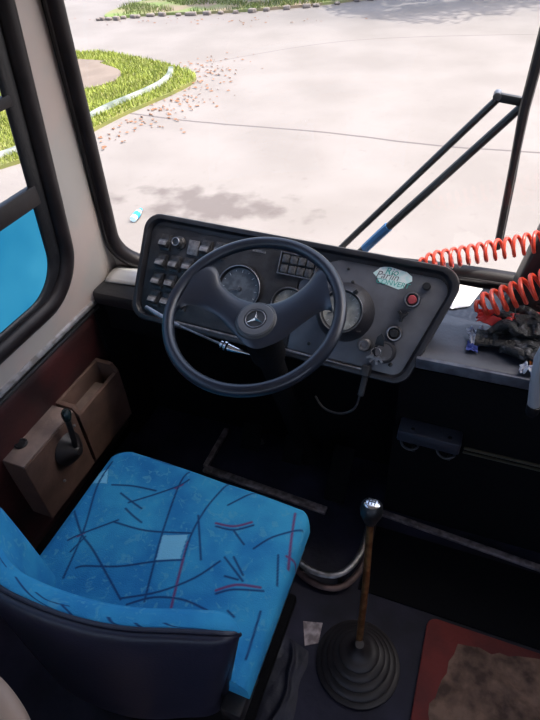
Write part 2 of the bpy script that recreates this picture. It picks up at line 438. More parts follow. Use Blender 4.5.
# face plates
def plate(pts, r, w0, w1, name, m, bev=.001):
    b = MB(); b.prism([PU(x, y, w0) for x, y in roundpoly(pts, r, 6)], NN*(w1-w0), bevel=bev); return b.build(name, m, ip)
plate([(.008,.018),(.50,.014),(.492,.288),(-.002,.288)], [.03,.004,.004,.03], -.013, -.010, 'switch_plate', 'plateL')
plr = [(.508,.014),(.828,.014),(.908,.288),(.60,.288),(.555,.268),(.500,.205)]
plate(plr, [.004,.03,.035,.02,.02,.01], -.013, -.0095, 'right_plate', 'plateR')
tag(ip.children[-1], 'smooth grey-blue satin face plate')
# added metal strip standing in for light caught on the plate's lower edge
b = MB(); b.tube([PU(.10,.010,-.002), PU(.40,.010,-.001), PU(.75,.010,-.002)], .0035, 8); b.build('lower_lip_glint', 'dullmetal', ip)

def face_rot():  # columns = local x,y,z in world
    return Matrix((U, V, NN)).transposed()
R3 = face_rot()
# rocker switches
sw = [(.055,.240),(.195,.245),(.241,.247),(.055,.180),(.101,.182),(.147,.184),(.192,.185),(.054,.122),(.100,.124),(.147,.126),(.192,.128),(.055,.066),(.099,.067),(.147,.069)]
for k, (u, v) in enumerate(sw):
    b = MB(); b.box(PU(u, v, -.006), (.036,.048,.008), R3, bevel=.002)
    b.box(PU(u, v+.010, -.0015), (.028,.020,.006), R3, bevel=.0015)
    fr = b.build('rocker_switch', 'switch', ip)
    b = MB(); rr = R3 @ Matrix.Rotation(math.radians(-22), 3, 'X')
    b.box(PU(u, v-.006, .005), (.030,.022,.020), rr, bevel=.003)
    b.build('rocker', 'switch', fr)
    b = MB(); b.box(PU(u, v-.0045, .0155), (.026,.014,.003), rr, bevel=.001); b.build('worn_cap', 'switchtop', fr)
b = MB(); b.box(PU(.150,.240,-.007), (.036,.044,.006), R3, bevel=.002); b.build('blank_plate', 'switchtop', ip)
# round light knob
b = MB(); b.lathe([(0,-.01),(.020,-.01),(.020,-.004),(.016,-.002),(.015,.0),(.015,.014),(.012,.018),(.010,.018),(.009,.015),(0,.015)], PU(.100,.246,0), NN, 28)
b.build('round_knob', 'switch', ip)
b = MB(); b.tube([PU(.100+.0115*math.cos(2*PI*i/24),.246+.0115*math.sin(2*PI*i/24),.018) for i in range(24)], .0018, 6, closed=True); b.build('knob_ring', 'dullmetal', ip)

# gauges
def gauge(u, v, r, h, name, face, mnum, lab=None, ringm='dullmetal'):
    b = MB(); b.lathe([(r*1.0,-.012),(r*(1.42 if h > .02 else 1.04),-.012),(r*(1.36 if h > .02 else 1.04),-.002),(r*(1.16 if h > .02 else 1.04),h*.75),(r*1.04,h-.004),(r*1.01,h),(r*.96,h),(r*.93,h-.004),(r*.90,h-.010),(0,h-.010)], PU(u,v,0), NN, 48)
    g = b.build(name, 'housing', ip)
    if lab: g['label'] = lab
    b = MB(); b.lathe([(0,h-.0100),(r*.88,h-.0100),(r*.88,h-.0085),(0,h-.0085)], PU(u,v,0), NN, 40); b.build('dial_face', face, g)
    b = MB(); b.tube([PU(u+r*.985*math.cos(2*PI*i/48), v+r*.985*math.sin(2*PI*i/48), h) for i in range(48)], .0018, 6, closed=True); b.build('bezel', ringm, g)
    b = MB()
    for i in range(mnum):
        a = math.radians(225-270*i/(mnum-1)); c, s_ = math.cos(a), math.sin(a)
        L = .12 if i % 2 == 0 else .06
        rot = R3 @ Matrix.Rotation(a, 3, 'Z')
        b.box(PU(u+r*(.82-L/2)*c, v+r*(.82-L/2)*s_, h-.008), (r*L,.0014,.0006), rot)
    b.build('tick_marks', mat('tick_white_'+name, (.5,.5,.5), .5), g, smooth=False)
    b = MB(); a = math.radians(200); b.box(PU(u+r*.3*math.cos(a), v+r*.3*math.sin(a), h-.006), (r*.7,.003,.001), R3 @ Matrix.Rotation(a,3,'Z'))
    b.lathe([(0,h-.008),(r*.12,h-.008),(r*.10,h-.003),(0,h-.003)], PU(u,v,0), NN, 20)
    b.build('needle', 'lampgrey', g)
    return g
gauge(.325,.150,.068,.004,'round_gauge','gauge',13,'large round dial seen above the left spoke')
gauge(.484,.135,.050,.004,'round_gauge','gaugelight',11,'smaller round dial above the hub')
TACU, TACV = 0.646, 0.151
# tachograph sticking out of the right plate
gauge(TACU,TACV,.058,.046,'tachograph','gaugelight',17,'large round dial standing proud of the panel')
b = MB(); b.box(PU(.672,.208,.044),(.014,.010,.010),R3 @ Matrix.Rotation(.8,3,'Z'),bevel=.002); b.build('tachograph_catch','black',ip)
# warning lamp cluster 4 x 2
for i in range(4):
    for j in range(2):
        b = MB(); b.box(PU(.447+.0245*i, .262-.028*j, -.006), (.021,.022,.008), R3, bevel=.0015); 
        b.build('warning_lamp', 'lampgrey', ip)
b = MB()
for q in (.279,.219): b.box(PU(.484,q,-.006),(.112,.003,.008),R3)
for q in (.430,.538): b.box(PU(q,.249,-.006),(.003,.062,.008),R3)
b.build('lamp_frame', 'dullmetal', ip)
b = MB(); b.box(PU(.36,.268,-.009),(.04,.006,.003),R3); b.build('small_slot','switchtop',ip)
# right hand controls
def ringbtn(u, v, m, name, h=.012):
    b = MB(); b.lathe([(.021,-.011),(.021,h-.004),(.019,h),(.015,h),(.0135,h-.004),(.0135,h-.008),(0,h-.008)], PU(u,v,0), NN, 32)
    o = b.build(name, 'housing', ip)
    b = MB(); b.tube([PU(u+.0175*math.cos(2*PI*i/32), v+.0175*math.sin(2*PI*i/32), h) for i in range(32)], .0022, 8, closed=True); b.build('rim_ring', 'dullmetal', o)
    b = MB(); b.lathe([(0,0),(.012,0),(.012,h+.001),(.010,h+.004),(0,h+.005)], PU(u,v,0), NN, 24); b.build('button', m, o)
    return o
ringbtn(.815,.220,'redbutton','push_button')['label'] = 'round push button with a faded red centre'
ringbtn(.791,.124,'black','push_button')['label'] = 'round push button with a black centre'
b = MB()
for a in (40,140,-90): b.box(PU(.800+.009*math.cos(math.radians(a)), .174+.009*math.sin(math.radians(a)), .004), (.016,.008,.02), R3 @ Matrix.Rotation(math.radians(a),3,'Z'), bevel=.002)
b.lathe([(0,-.01),(.006,-.01),(.006,.018),(0,.018)], PU(.8,.174,0), NN, 16); b.build('wing_knob','black',ip)
for (u, v, r) in [(.648,.235,.005),(.628,.268,.004),(.567,.043,.005),(.800,.040,.006)]:
    b = MB(); b.lathe([(0,-.01),(r,-.01),(r,-.007),(r*.5,-.005),(0,-.005)], PU(u,v,0), NN, 14); b.build('screw','black',ip)
b = MB(); b.lathe([(0,-.01),(.0105,-.01),(.0105,.004),(.009,.006),(0,.006)], PU(.842,.262,0), NN, 18); b.build('plug','black',ip)
# ignition lock, keys
b = MB(); b.lathe([(.018,-.011),(.018,.012),(.015,.016),(.011,.016),(.009,.010),(0,.010)], PU(.722,.076,0), NN, 28); b.build('pull_knob','dullmetal',ip)
b = MB(); b.lathe([(.030,-.011),(.030,.016),(.026,.022),(.012,.022),(.010,.018),(0,.018)], PU(.778,.070,0), NN, 32); b.build('ignition_switch','housing',ip)
b = MB(); b.lathe([(0,.020),(.022,.020),(.022,.0235),(0,.0235)], PU(.778,.070,0), NN, 28); b.build('ignition_face','dullmetal',ip)
keys = empty('key_bunch', tuple(PU(.765,.06,.03)), 'bunch of small keys hanging from the ignition at panel lower right', 'keys')
b = MB(); b.prism([PU(.752,.085,.026),PU(.776,.085,.026),PU(.772,.108,.034),PU(.764,.118,.036),PU(.754,.106,.034)], NN*.006, bevel=.001); b.build('key_head','black',keys)
b = MB(); b.tube([PU(.760+.012*math.cos(i*PI/8), .066+.012*math.sin(i*PI/8), .034) for i in range(16)], .0016, 6, closed=True); b.build('key_ring','chrome',keys)
for k, a in enumerate((-120,-75,-40,-150)):
    r2 = R3 @ Matrix.Rotation(math.radians(a),3,'Z'); c = PU(.762+.017*math.cos(math.radians(a)), .060+.017*math.sin(math.radians(a)), .030+.002*k)
    b = MB(); b.box(c, (.020,.006,.002), r2, bevel=.0006); b.box(c+r2@Vector((-.006,0,0)), (.010,.010,.0022), r2, bevel=.0008); b.build('key','dullmetal',keys)

# sticker with faded lettering, cut as an irregular badge
stk = empty('sticker', tuple(PU(.75,.265,-.009)), 'torn white and teal sticker with faded lettering on panel upper right', 'sticker')
sp = [(.690,.252),(.706,.270),(.716,.274),(.735,.276),(.777,.271),(.793,.262),(.796,.250),(.782,.240),(.778,.228),(.765,.222),(.712,.232),(.704,.242)]
b = MB(); b.prism([PU(x+.006,y+.018,-.0094) for x, y in sp], NN*.0012); b.build('sticker_sheet','sticker',stk, smooth=False)
def text(s, size, origin, xdir, ydir, m, name, parent, depth=.0006, italic=0.):
    cu = bpy.data.curves.new(name, 'FONT'); cu.body = s; cu.size = size; cu.extrude = depth; cu.shear = italic; cu.align_x = 'CENTER'; cu.align_y = 'CENTER'
    o = bpy.data.objects.new(name, cu); COL.objects.link(o)
    dg = bpy.context.evaluated_depsgraph_get(); me = bpy.data.meshes.new_from_object(o.evaluated_get(dg)); bpy.data.objects.remove(o)
    X = Vector(xdir).normalized(); Y = Vector(ydir).normalized(); Z = X.cross(Y)
    mt = Matrix((X, Y, Z)).transposed().to_4x4(); mt.translation = Vector(origin)
    me.transform(mt); me.materials.append(M[m])
    q = bpy.data.objects.new(name, me); COL.objects.link(q)
    q.parent = parent; q.matrix_parent_inverse = Matrix.Translation(-Vector(parent.location)); return q
text('Rio', .026, PU(.744,.282,-.0080), U, V, 'teal', 'faded_lettering', stk, italic=.3)
text('Parlin', .027, PU(.735,.269,-.0080), U, V, 'greyprint', 'faded_lettering', stk, italic=.3)
text('CONVERT', .0195, PU(.753,.2525,-.0080), U, V, 'teal', 'faded_lettering', stk, italic=.2)
# lever bracket at lower right corner and hanging wire
b = MB(); b.box(PU(.745,.012,.022),(.022,.030,.045),R3,bevel=.004); b.box(PU(.745,-.03,.012),(.016,.06,.016),R3,bevel=.003); b.build('lever_bracket','black',ip)
wire = MB(); wire.tube(catmull([PU(.743,-.06,.01),PU(.735,-.10,.0),PU(.70,-.125,-.01),PU(.65,-.125,-.02),PU(.615,-.10,-.03)],8),.0035,8)
tag(wire.build('hanging_cable','rubber',origin=PU(.74,-.06,0)),'thin black cable looping down beneath the instrument panel','cable')

# ------------------------------------------------------------------ steering wheel
T = .348; WC = Vector((-.448,.896,.954)); WN = Vector((0,-math.sin(T),math.cos(T))); WB = Vector((0,math.cos(T),math.sin(T))); WA = Vector((1,0,0))
def WP(x, y, w=0.): return WC+x*WA+y*WB+w*WN
sw_ = empty('steering_wheel', tuple(WP(0,0,-.06)), 'large black two-spoke steering wheel with round emblem hub', 'steering wheel')
b = MB(); b.tube([WP(.2025*math.cos(2*PI*i/96), .2025*math.sin(2*PI*i/96)) for i in range(96)], .0145, 16, closed=True); b.build('rim','wheel',sw_)
topc = [(-.176,.100),(-.150,.112),(-.128,.098),(-.110,.071),(-.069,.048),(-.019,.040),(.03,.047),(.070,.074),(.098,.108),(.112,.140),(.128,.157)]
botc = [(-.190,-.062),(-.184,-.030),(-.163,-.008),(-.129,-.006),(-.086,-.020),(-.037,-.050),(.006,-.076),(.035,-.080),(.060,-.066),(.084,-.045),(.116,-.001),(.148,.034),(.172,.042),(.193,.022),(.198,.0)]
def resamp(c, n):
    p = catmull([(x,y,0) for x,y in c], 10); L = [0]
    for q0, q1 in zip(p, p[1:]): L.append(L[-1]+(q1-q0).length)
    out = []; k = 0
    for i in range(n):
        t = L[-1]*i/(n-1)
        while k < len(L)-2 and L[k+1] < t: k += 1
        u = (t-L[k])/max(L[k+1]-L[k],1e-9); out.append(p[k].lerp(p[k+1], min(1,u)))
    return out
NT = 60; tc_, bc_ = resamp(topc, NT), resamp(botc, NT)
def spoke(a, t):
    i = min(NT-1, int(round(a*(NT-1))))
    half = t*2
    if half <= 1: s_ = half; side = 1
    else: s_ = 2-half; side = -1
    p = tc_[i].lerp(bc_[i], s_); r = min(1, math.hypot(p.x, p.y)/.20)
    w_ = -.030*(1-r*r)**1.0
    th = .011*math.sin(PI*s_)**.45*(1 if side > 0 else -1)
    if side < 0: th *= .7
    return WP(p.x, p.y, w_+th)
b = MB(); b.grid(spoke, NT, 28, closev=True); bmesh.ops.holes_fill(b.bm, edges=b.bm.edges[:]); b.build('spokes','wheel',sw_, auto=60)
b = MB(); b.lathe([(0,-.045),(.050,-.045),(.052,-.022),(.049,-.0165),(.044,-.0145),(0,-.0145)], WP(.010,-.012), WN, 48); b.build('hub','hub',sw_)
b = MB(); b.lathe([(.027,-.016),(.0275,-.0105),(.032,-.0095),(.042,-.0105),(.0445,-.0145),(.044,-.0165)], WP(.010,-.012), WN, 48); b.build('hub_ring','hubring',sw_)
em = MB(); em.lathe([(0,-.0145),(.0265,-.0145),(.0265,-.0125),(0,-.0115)], WP(.010,-.012), WN, 40); em = em.build('emblem','hub',sw_)
b = MB()
for k in range(3):
    a = math.radians(100+120*k); c, s_ = math.cos(a), math.sin(a)
    tip = WP(.010+.0225*c, -.012+.0225*s_, -.0095); l = WP(.010-.0040*s_, -.012+.0040*c, -.0105); r = WP(.010+.0040*s_, -.012-.0040*c, -.0105); m_ = WP(.010,-.012,-.0055); bk = WP(.010,-.012,-.0115)
    v = [b.bm.verts.new(q) for q in (tip,l,r,m_,bk)]
    for f in ((0,1,3),(0,3,2),(0,4,1),(0,2,4),(1,4,2),(1,2,3)): 
        try: b.bm.faces.new([v[i] for i in f])
        except ValueError: pass
b.build('three_pointed_star','chrome',em, smooth=False, recalc=True)
b = MB(); b.tube([WP(.010+.0235*math.cos(2*PI*i/40), -.012+.0235*math.sin(2*PI*i/40), -.0105) for i in range(40)], .0014, 8, closed=True); b.build('emblem_ring','dullmetal',em)
# column
col_ = empty('steering_column', tuple(WP(0,0,-.9)), 'dark steering column running from the wheel down to the floor', 'steering column')
b = MB(); b.lathe([(.030,-.05),(.042,-.075),(.046,-.10),(.046,-.20),(.034,-.24),(.034,-.90),(.05,-.93),(.05,-.99)], WC, WN, 28); b.build('column_tube','blackmat',col_)
st = empty('indicator_stalk', tuple(WP(0,-.02,-.10)), 'thin multifunction stalk with a pale cone tip left of the column', 'stalk')
sp_ = [(-.490,.8755,.8405),(-.525,.880,.842),(-.665,.908,.852),(-.714,.919,.856),(-.783,.941,.864)]
b = MB(); b.tube([sp_[1],sp_[2]], [.003,.0025], 8); b.tube([sp_[2],sp_[3],sp_[4]], [.004,.007,.0055], 10); b.build('rod','dullmetal',st)
b = MB(); a0 = Vector((-.455,.873,.839)); a1 = Vector((-.515,.8785,.8415)); b.tube([a0, a1], [.0015,.010], 14); b.build('cone','chrome',st)
for k in range(2):
    p = a1+(Vector(sp_[2])-a1).normalized()*(.006+.012*k); d = (Vector(sp_[2])-a1).normalized()
    b = MB(); b.lathe([(0,-.003),(.013-.003*k,-.003),(.013-.003*k,.003),(0,.003)], p, d, 16); b.build('collar','chrome',st)

# ------------------------------------------------------------------ pedals, footwell
for (x, y, z, w_, h, rot, lab) in [(-.64,1.16,.13,.075,.10,-50,'left floor pedal of the three in the dark footwell'),(-.47,1.15,.13,.075,.10,-50,'middle floor pedal of the three in the dark footwell'),(-.29,1.13,.09,.075,.20,-40,'long right floor pedal of the three in the dark footwell')]:
    p = empty('pedal', (x,y+.06,0), lab, 'pedal', 'foot pedals')
    rm = Matrix.Rotation(math.radians(-rot),3,'X')
    b = MB(); b.box((x,y,z),(w_,h,.014),rm,bevel=.004)
    for k in range(5): b.box(Vector((x,y,z))+rm@Vector((0,-h*.36+k*h*.18,.008)),(w_*.85,.006,.005),rm,bevel=.001)
    b.build('pedal_pad','blackmat',p)
    b = MB(); b.tube([Vector((x,y,z))+rm@Vector((0,0,-.008)),(x,y+.06,z*.4),(x,y+.08,.0)],.009,10); b.build('pedal_arm','black',p)
ff = empty('footwell_frame', (-.55,1.04,0), 'thin metal frame edging the footwell in front of the blue seat', 'frame')
b = MB(); b.box((-.556,1.035,.008),(.50,.030,.014),Matrix.Rotation(math.radians(-3.2),3,'Z'),bevel=.003); b.build('front_strip','alu',ff)
b = MB(); b.box((-.803,1.155,.010),(.022,.20,.018),bevel=.003); b.build('side_strip','alu',ff)
lp = catmull([(-.35,.80,.03),(-.30,.775,.03),(-.24,.770,.03),(-.19,.79,.03),(-.155,.85,.03),(-.145,.93,.03),(-.15,1.04,.03)],8)
b = MB(); b.tube([Vector(p)+Vector((0,0,.03)) for p in lp], .011, 10, flat=.7)
gr = empty('guard_rail', (-.2,.80,0), 'curved metal guard rail on the floor between seat and gear lever', 'rail')
b.build('upper_rail','dullmetal',gr)
b = MB(); b.tube([Vector(p)+Vector((.012,-.018,-.012)) for p in lp], .011, 10, flat=.8); b.build('lower_rail','brownstrip',gr)
for p in (lp[6], lp[24], lp[44]):
    b = MB(); b.tube([(p.x,p.y,0),(p.x,p.y,.055)],.007,8); b.build('post','black',gr)

# ------------------------------------------------------------------ gear lever
gl = empty('gear_lever', (-.08,.585,0), 'long brass-coloured gear lever with black shift-pattern knob rising from a bellows', 'gear lever')
prof = [(.118,0),(.118,.010),(.108,.016)]
for k, r in enumerate((.105,.088,.072,.055)):
    z = .016+k*.022; prof += [(r-.006,z),(r,z+.005),(r+.001,z+.011),(r-.004,z+.017),(r-.014,z+.020)]
prof += [(.030,.108),(.018,.125),(.012,.14),(0,.14)]
b = MB(); b.lathe(prof, (-.078,.578,0), (0,0,1), 48); bell = b.build('bellows','rubber',gl)
L0 = Vector((-.0905,.605,.13)); L1 = Vector((-.1005,.690,.598))
L0 = Vector((-.082,.590,.12))
b = MB(); b.tube([L0, L0.lerp(L1,.5)+Vector((.003,0,0)), L1], [.0095,.0090,.0085], 14); b.build('lever_shaft','brass',gl)
ax = (L1-L0).normalized()
b = MB(); b.lathe([(0,-.028),(.013,-.028),(.017,-.018),(.0245,.0),(.0262,.014),(.0245,.026),(.019,.034),(0,.034)], L1, ax, 32); kn = b.build('knob',mat('knob_black',(.008,.008,.009),.4),gl)
b = MB(); b.lathe([(.0215,.0285),(.0185,.0345),(.012,.0375),(0,.0385)], L1, ax, 32); cap = b.build('silver_cap','chrome',kn)
X = Vector((1,0,0)); X = (X-ax*X.dot(ax)).normalized(); Y = ax.cross(X)
b = MB(); mr = Matrix((X,Y,ax)).transposed(); kc = L1+ax*.0385
for i in (-1,0,1): b.box(kc+X*(.007*i), (.0022,.018,.0012), mr)
b.box(kc, (.016,.0022,.0012), mr); b.build('shift_pattern','black',kn, smooth=False)
# small pale floor plate beside bellows, scuffed floor flap
b = MB(); b.prism([(-.262,.635,.001),(-.205,.650,.001),(-.20,.59,.001),(-.235,.57,.001)], (0,0,.003)); tag(b.build('metal_patch','alu',origin=(-.23,.61,.001)),'small pale metal patch on the floor left of the gear lever bellows','patch')

b = MB()
def flap(a, t):
    x = -.345+.125*a+.02*(1-t); y = .33+.26*t-.03*a
    h = .006+.012*max(0,noise.noise(Vector((x*9+y*14,y*4-x*3,2))))+.006*max(0,noise.noise(Vector((x*30,y*22,4))))+.010*math.exp(-((a-.5-.25*math.sin(t*3))**2)/.004)
    e = min(a,1-a,t,1-t); return Vector((x+.012*noise.noise(Vector((t*4,a,1))), y, .002+h*min(1,e*9)))
b.grid(flap, 50, 60)
tag(b.build('rubber_flap', mat('navy_rubber_sheet',(.005,.006,.016),.6,col2=(.012,.014,.032),scale=14,lo=.45,hi=.7,bump=.5), origin=(-.23,.52,.002)),'scuffed dark navy rubber sheet lying creased on the floor between seat and gear lever','rubber sheet')
# ------------------------------------------------------------------ floor mat
fm = empty('floor_mat', (.42,.44,0), 'worn red floor mat covered in dirt at lower right', 'floor mat')
b = MB(); b.prism([(x,y,.0005) for x, y in rrect(.088,.80,.10,.775,.03,6)], (0,0,.010), bevel=.003); b.build('mat_base','redmat',fm)
dd = MB()
nR = 90
def dirt_r(a):
    v = Vector((math.cos(a)*2.2, math.sin(a)*2.2, 3.1)); return 1+.10*noise.noise(v*2)+.05*noise.noise(v*6)
def dirt(a, t):
    an = 2*PI*a; c, s_ = math.cos(an), math.sin(an)
    k = 1/max(abs(c)**4+abs(s_)**4, 1e-6)**.25
    R = dirt_r(an)*k
    x = .44+.312*R*c*t; y = .425+.322*R*s_*t
    x = max(.10, min(.79, x)); y = max(.11,min(.765,y))
    h = .0118+(.010*(.6+noise.noise(Vector((x*25,y*25,0)))+.5*noise.noise(Vector((x*70,y*70,5))))*(1-t**8))
    return Vector((x, y, max(.0112,h)))
dd.grid(dirt, nR, 60, closeu=True)
tag(dd.build('dirt_layer','dirt',fm),'dry tan dirt caked on the mat',kind='stuff')
# ------------------------------------------------------------------ valve block on the front wall
vb = empty('valve_block', (-.015,1.10,.46), 'small black two-valve block bolted low on the dark front wall', 'valve block')
b = MB(); b.box((-.015,1.073,.470),(.175,.058,.045),Matrix.Rotation(math.radians(1.5),3,'Y'),bevel=.006); b.build('block','ledge',vb)
for x in (-.062,.040):
    b = MB(); b.lathe([(0,0),(.0055,0),(.0055,.004),(0,.005)], (x,1.060,.493), (0,0,1), 12); b.build('bolt','chrome',vb)
    b = MB(); b.tube(catmull([(x-.030,1.06,.452),(x-.022,1.045,.435),(x,1.04,.428),(x+.02,1.045,.436),(x+.018,1.05,.45),(x-.02,1.052,.448)],6),.0035,8); b.build('valve_handle','housing',vb)
    b = MB(); b.lathe([(0,-.03),(.016,-.03),(.018,0),(0,0)], (x,1.075,.46), (0,0,1), 16); b.build('valve_body','black',vb); b = MB(); b.lathe([(0,-.05),(.005,-.05),(.005,-.03),(0,-.03)], (x+.01,1.07,.44),(0,0,1),10); b.build('valve_port','black',vb)

# ------------------------------------------------------------------ console boxes by the left wall
def console(y0, y1, name, label, tray):
    c = empty(name, (-1.14,(y0+y1)/2,.18), label, 'console box')
    xo, xw, zt, zb = -1.088, -1.180, .462, .195
    if not tray:
        b = MB(); b.prism([(xw,y0,zb),(xw,y0,zt+.006),(xo,y0,zt),(xo-.012,y0,zb)], (0,y1-y0,0), bevel=.005, seg=3); b.build('box_body','boxfront',c)
        b = MB(); b.box(((xw+xo)/2-.001,(y0+y1)/2,zt+.005),(xo-xw-.004,y1-y0-.004,.006),bevel=.002); b.build('box_lid','boxtop',c)
    else:
        t = .018; b = MB()
        b.prism([(xw,y0,zb),(xw,y0,.33),(xo-.004,y0,.33),(xo-.012,y0,zb)], (0,y1-y0,0))
        P = [(xw,.33),(xw,zt+.006),(xo-.018,zt+.002),(xo-.001,zt-.030),(xo-.004,.33)]
        for ya in (y0, y1-t): b.prism([(x,ya,z) for x, z in P], (0,t,0), bevel=.003)
        b.box((xw+.010,(y0+y1)/2,.398),(.020,y1-y0,.14),bevel=.004)
        b.prism([(xo-.016,y0,.33),(xo-.013,y0,zt-.032),(xo-.001,y0,zt-.034),(xo-.004,y0,.33)], (0,y1-y0,0), bevel=.002)
        b.build('box_body','boxfront',c)
        b = MB(); b.box((-1.135,(y0+y1)/2-.02,.365),(.072,y1-y0-.06,.07),bevel=.01); b.build('tray_liner','boxtop',c)
    return c
c1 = console(.595,.832,'console_box','tan console box by the left wall carrying the parking brake lever',False)
c2 = console(.842,1.075,'console_box','brown open-tray console box by the left wall nearest the dash',True)
b = MB(); b.lathe([(0,.0),(.020,.0),(.020,.005),(.016,.007),(.012,.001),(0,.001)], (-1.158,.665,.470),(0,0,1),24); b.build('round_socket','black',c1)
pb = empty('parking_brake_lever', (-1.088,.745,.36), 'short black parking brake lever with blue-black knob on the tan console box', 'lever')
nrm = Vector((1,0,.12)).normalized()
b = MB(); b.lathe([(.054,.0),(.056,.008),(.050,.016),(.044,.024),(.040,.028),(.030,.040),(.018,.048),(.012,.054),(0,.054)], (-1.092,.752,.372), nrm, 24); b.build('rubber_boot','rubber',pb)
b = MB(); b.tube([(-1.055,.752,.378),(-1.047,.757,.43),(-1.050,.770,.515)], .009, 10); b.build('lever_shaft','black',pb)
b = MB(); b.tube([(-1.050,.768,.505),(-1.051,.772,.519),(-1.052,.776,.532),(-1.053,.778,.540)], [.011,.015,.015,.010], 16); k_ = b.build('knob',mat('knob_teal_black',(.012,.022,.025),.25),pb)
for q in ((-1.088,.81,.42),(-1.090,.69,.28)):
    b = MB(); b.sphere(q,.005); b.build('screw','dullmetal',c1)

# ------------------------------------------------------------------ driver's seat
PAT = json.loads('''{"navy":[[[-0.828,0.679],[-0.82,0.594],[-0.772,0.462],[-0.745,0.35]],[[-0.783,0.611],[-0.726,0.626],[-0.659,0.633]],[[-0.709,0.578],[-0.646,0.63],[-0.607,0.666],[-0.59,0.692]],[[-0.745,0.596],[-0.706,0.584],[-0.666,0.573]],[[-0.707,0.56],[-0.677,0.548],[-0.645,0.538]],[[-0.713,0.517],[-0.618,0.522],[-0.509,0.553]],[[-0.797,0.436],[-0.775,0.461],[-0.707,0.525]],[[-0.836,0.512],[-0.774,0.461],[-0.715,0.431],[-0.586,0.352]],[[-0.731,0.381],[-0.713,0.392],[-0.637,0.417],[-0.562,0.456],[-0.498,0.482]],[[-0.603,0.718],[-0.607,0.666],[-0.579,0.529],[-0.533,0.367]],[[-0.486,0.717],[-0.507,0.633],[-0.509,0.553],[-0.497,0.491]],[[-0.588,0.354],[-0.512,0.398],[-0.45,0.454],[-0.412,0.51]],[[-0.567,0.347],[-0.518,0.382],[-0.452,0.4],[-0.39,0.397]],[[-0.517,0.603],[-0.456,0.498]],[[-0.35,0.567],[-0.318,0.611],[-0.258,0.657]],[[-0.289,0.572],[-0.266,0.504]],[[-0.406,0.523],[-0.343,0.485]],[[-0.386,0.531],[-0.348,0.498]],[[-0.386,0.481],[-0.354,0.484]],[[-0.414,0.594],[-0.376,0.569]],[[-0.732,0.728],[-0.663,0.725],[-0.6,0.746]],[[-0.397,0.727],[-0.442,0.674],[-0.458,0.655]],[[-0.388,0.437],[-0.354,0.46],[-0.29,0.48]],[[-0.461,0.59],[-0.415,0.596],[-0.374,0.624]],[[-0.771,0.412],[-0.76,0.458]],[[-0.486,0.717],[-0.518,0.736]],[[-0.279,0.436],[-0.274,0.373],[-0.272,0.337]],[[-0.347,0.412],[-0.329,0.405]]],"red":[[[-0.465,0.598],[-0.419,0.605],[-0.381,0.63]],[[-0.391,0.444],[-0.352,0.472],[-0.299,0.485]],[[-0.288,0.69],[-0.275,0.626],[-0.257,0.552]],[[-0.507,0.529],[-0.481,0.421],[-0.469,0.376]],[[-0.78,0.452],[-0.768,0.467]],[[-0.612,0.656],[-0.599,0.673]],[[-0.249,0.578],[-0.27,0.577]]],"pale":[[[-0.58,0.522],[-0.516,0.546],[-0.503,0.481],[-0.56,0.458]],[[-0.848,0.636],[-0.824,0.655],[-0.798,0.61],[-0.842,0.599]]]}''')
def smooth_stroke(s):
    return [(p.x,p.y) for p in catmull([(x,y,0) for x,y in s], 5)] if len(s) > 2 else s
def inpoly(x, y, P):
    r = False; j = len(P)-1
    for i in range(len(P)):
        if (P[i][1] > y) != (P[j][1] > y) and x < (P[j][0]-P[i][0])*(y-P[i][1])/(P[j][1]-P[i][1])+P[i][0]: r = not r
        j = i
    return r
def paint(o, coords, pat, wd=.0028, wr=.0032):
    """printed fabric lines: coords = list of (a,b) per vertex; writes a colour attribute (alpha = coverage)"""
    me = o.data; n = len(me.vertices); buf = [0.]*(4*n)
    cell = .03; G = {}
    for i, (x, y) in enumerate(coords): G.setdefault((int(x//cell), int(y//cell)), []).append(i)
    for P in pat.get('pale', []):
        for i, (x, y) in enumerate(coords):
            if inpoly(x, y, P): buf[4*i:4*i+4] = [.20,.52,.68,.85]
    for key, colr, wd_ in (('navy',(.006,.03,.11),wd),('red',(.15,.03,.11),wr)):
        for s in pat[key]:
            s = smooth_stroke(s)
            for (x0,y0),(x1,y1) in zip(s, s[1:]):
                dx, dy = x1-x0, y1-y0; L2 = dx*dx+dy*dy+1e-12
                for gx in range(int((min(x0,x1)-.01)//cell), int((max(x0,x1)+.01)//cell)+1):
                    for gy in range(int((min(y0,y1)-.01)//cell), int((max(y0,y1)+.01)//cell)+1):
                        for i in G.get((gx,gy), ()):
                            x, y = coords[i]; t = max(0,min(1,((x-x0)*dx+(y-y0)*dy)/L2))
                            d = math.hypot(x-x0-t*dx, y-y0-t*dy)
                            c = max(0,min(1,1.6-d/wd_))*.9
                            if c > buf[4*i+3] or (c > .3 and buf[4*i] > .15): buf[4*i:4*i+4] = [*colr, c]
    a = me.color_attributes.new('pattern','FLOAT_COLOR','POINT'); a.data.foreach_set('color', buf)

seat = empty('driver_seat', (-.54,.45,0), 'blue patterned driver seat with curved low backrest and navy shell', 'seat')
def yfront(s): return .730-.013*s-.050*max(0,(-s-.80)/.20)**2.2-.030*max(0,(s-.90)/.10)**2
def cush(a, t, drop=0.):
    s = 2*a-1; x = -.552+.303*s; yf = yfront(s); y = .288+(yf-.288)*t
    d = min((1-abs(s))*.303, (1-t)*(yf-.288), t*(yf-.288)+.02); r = .032
    z = .502+.006*(1-s*s)
    if d < r: z -= (r-math.sqrt(max(0,r*r-(r-d)**2)))
    z += .0025*noise.noise(Vector((x*9,y*9,0)))
    # worn dents
    return Vector((x,y,z))
NU, NV = 250, 220
b = MB(); vs = b.grid(cush, NU, NV)
border = [vs[i][0] for i in range(NU)]+[vs[NU-1][j] for j in range(1,NV)]+[vs[i][NV-1] for i in range(NU-2,-1,-1)]+[vs[0][j] for j in range(NV-2,0,-1)]
prev = border
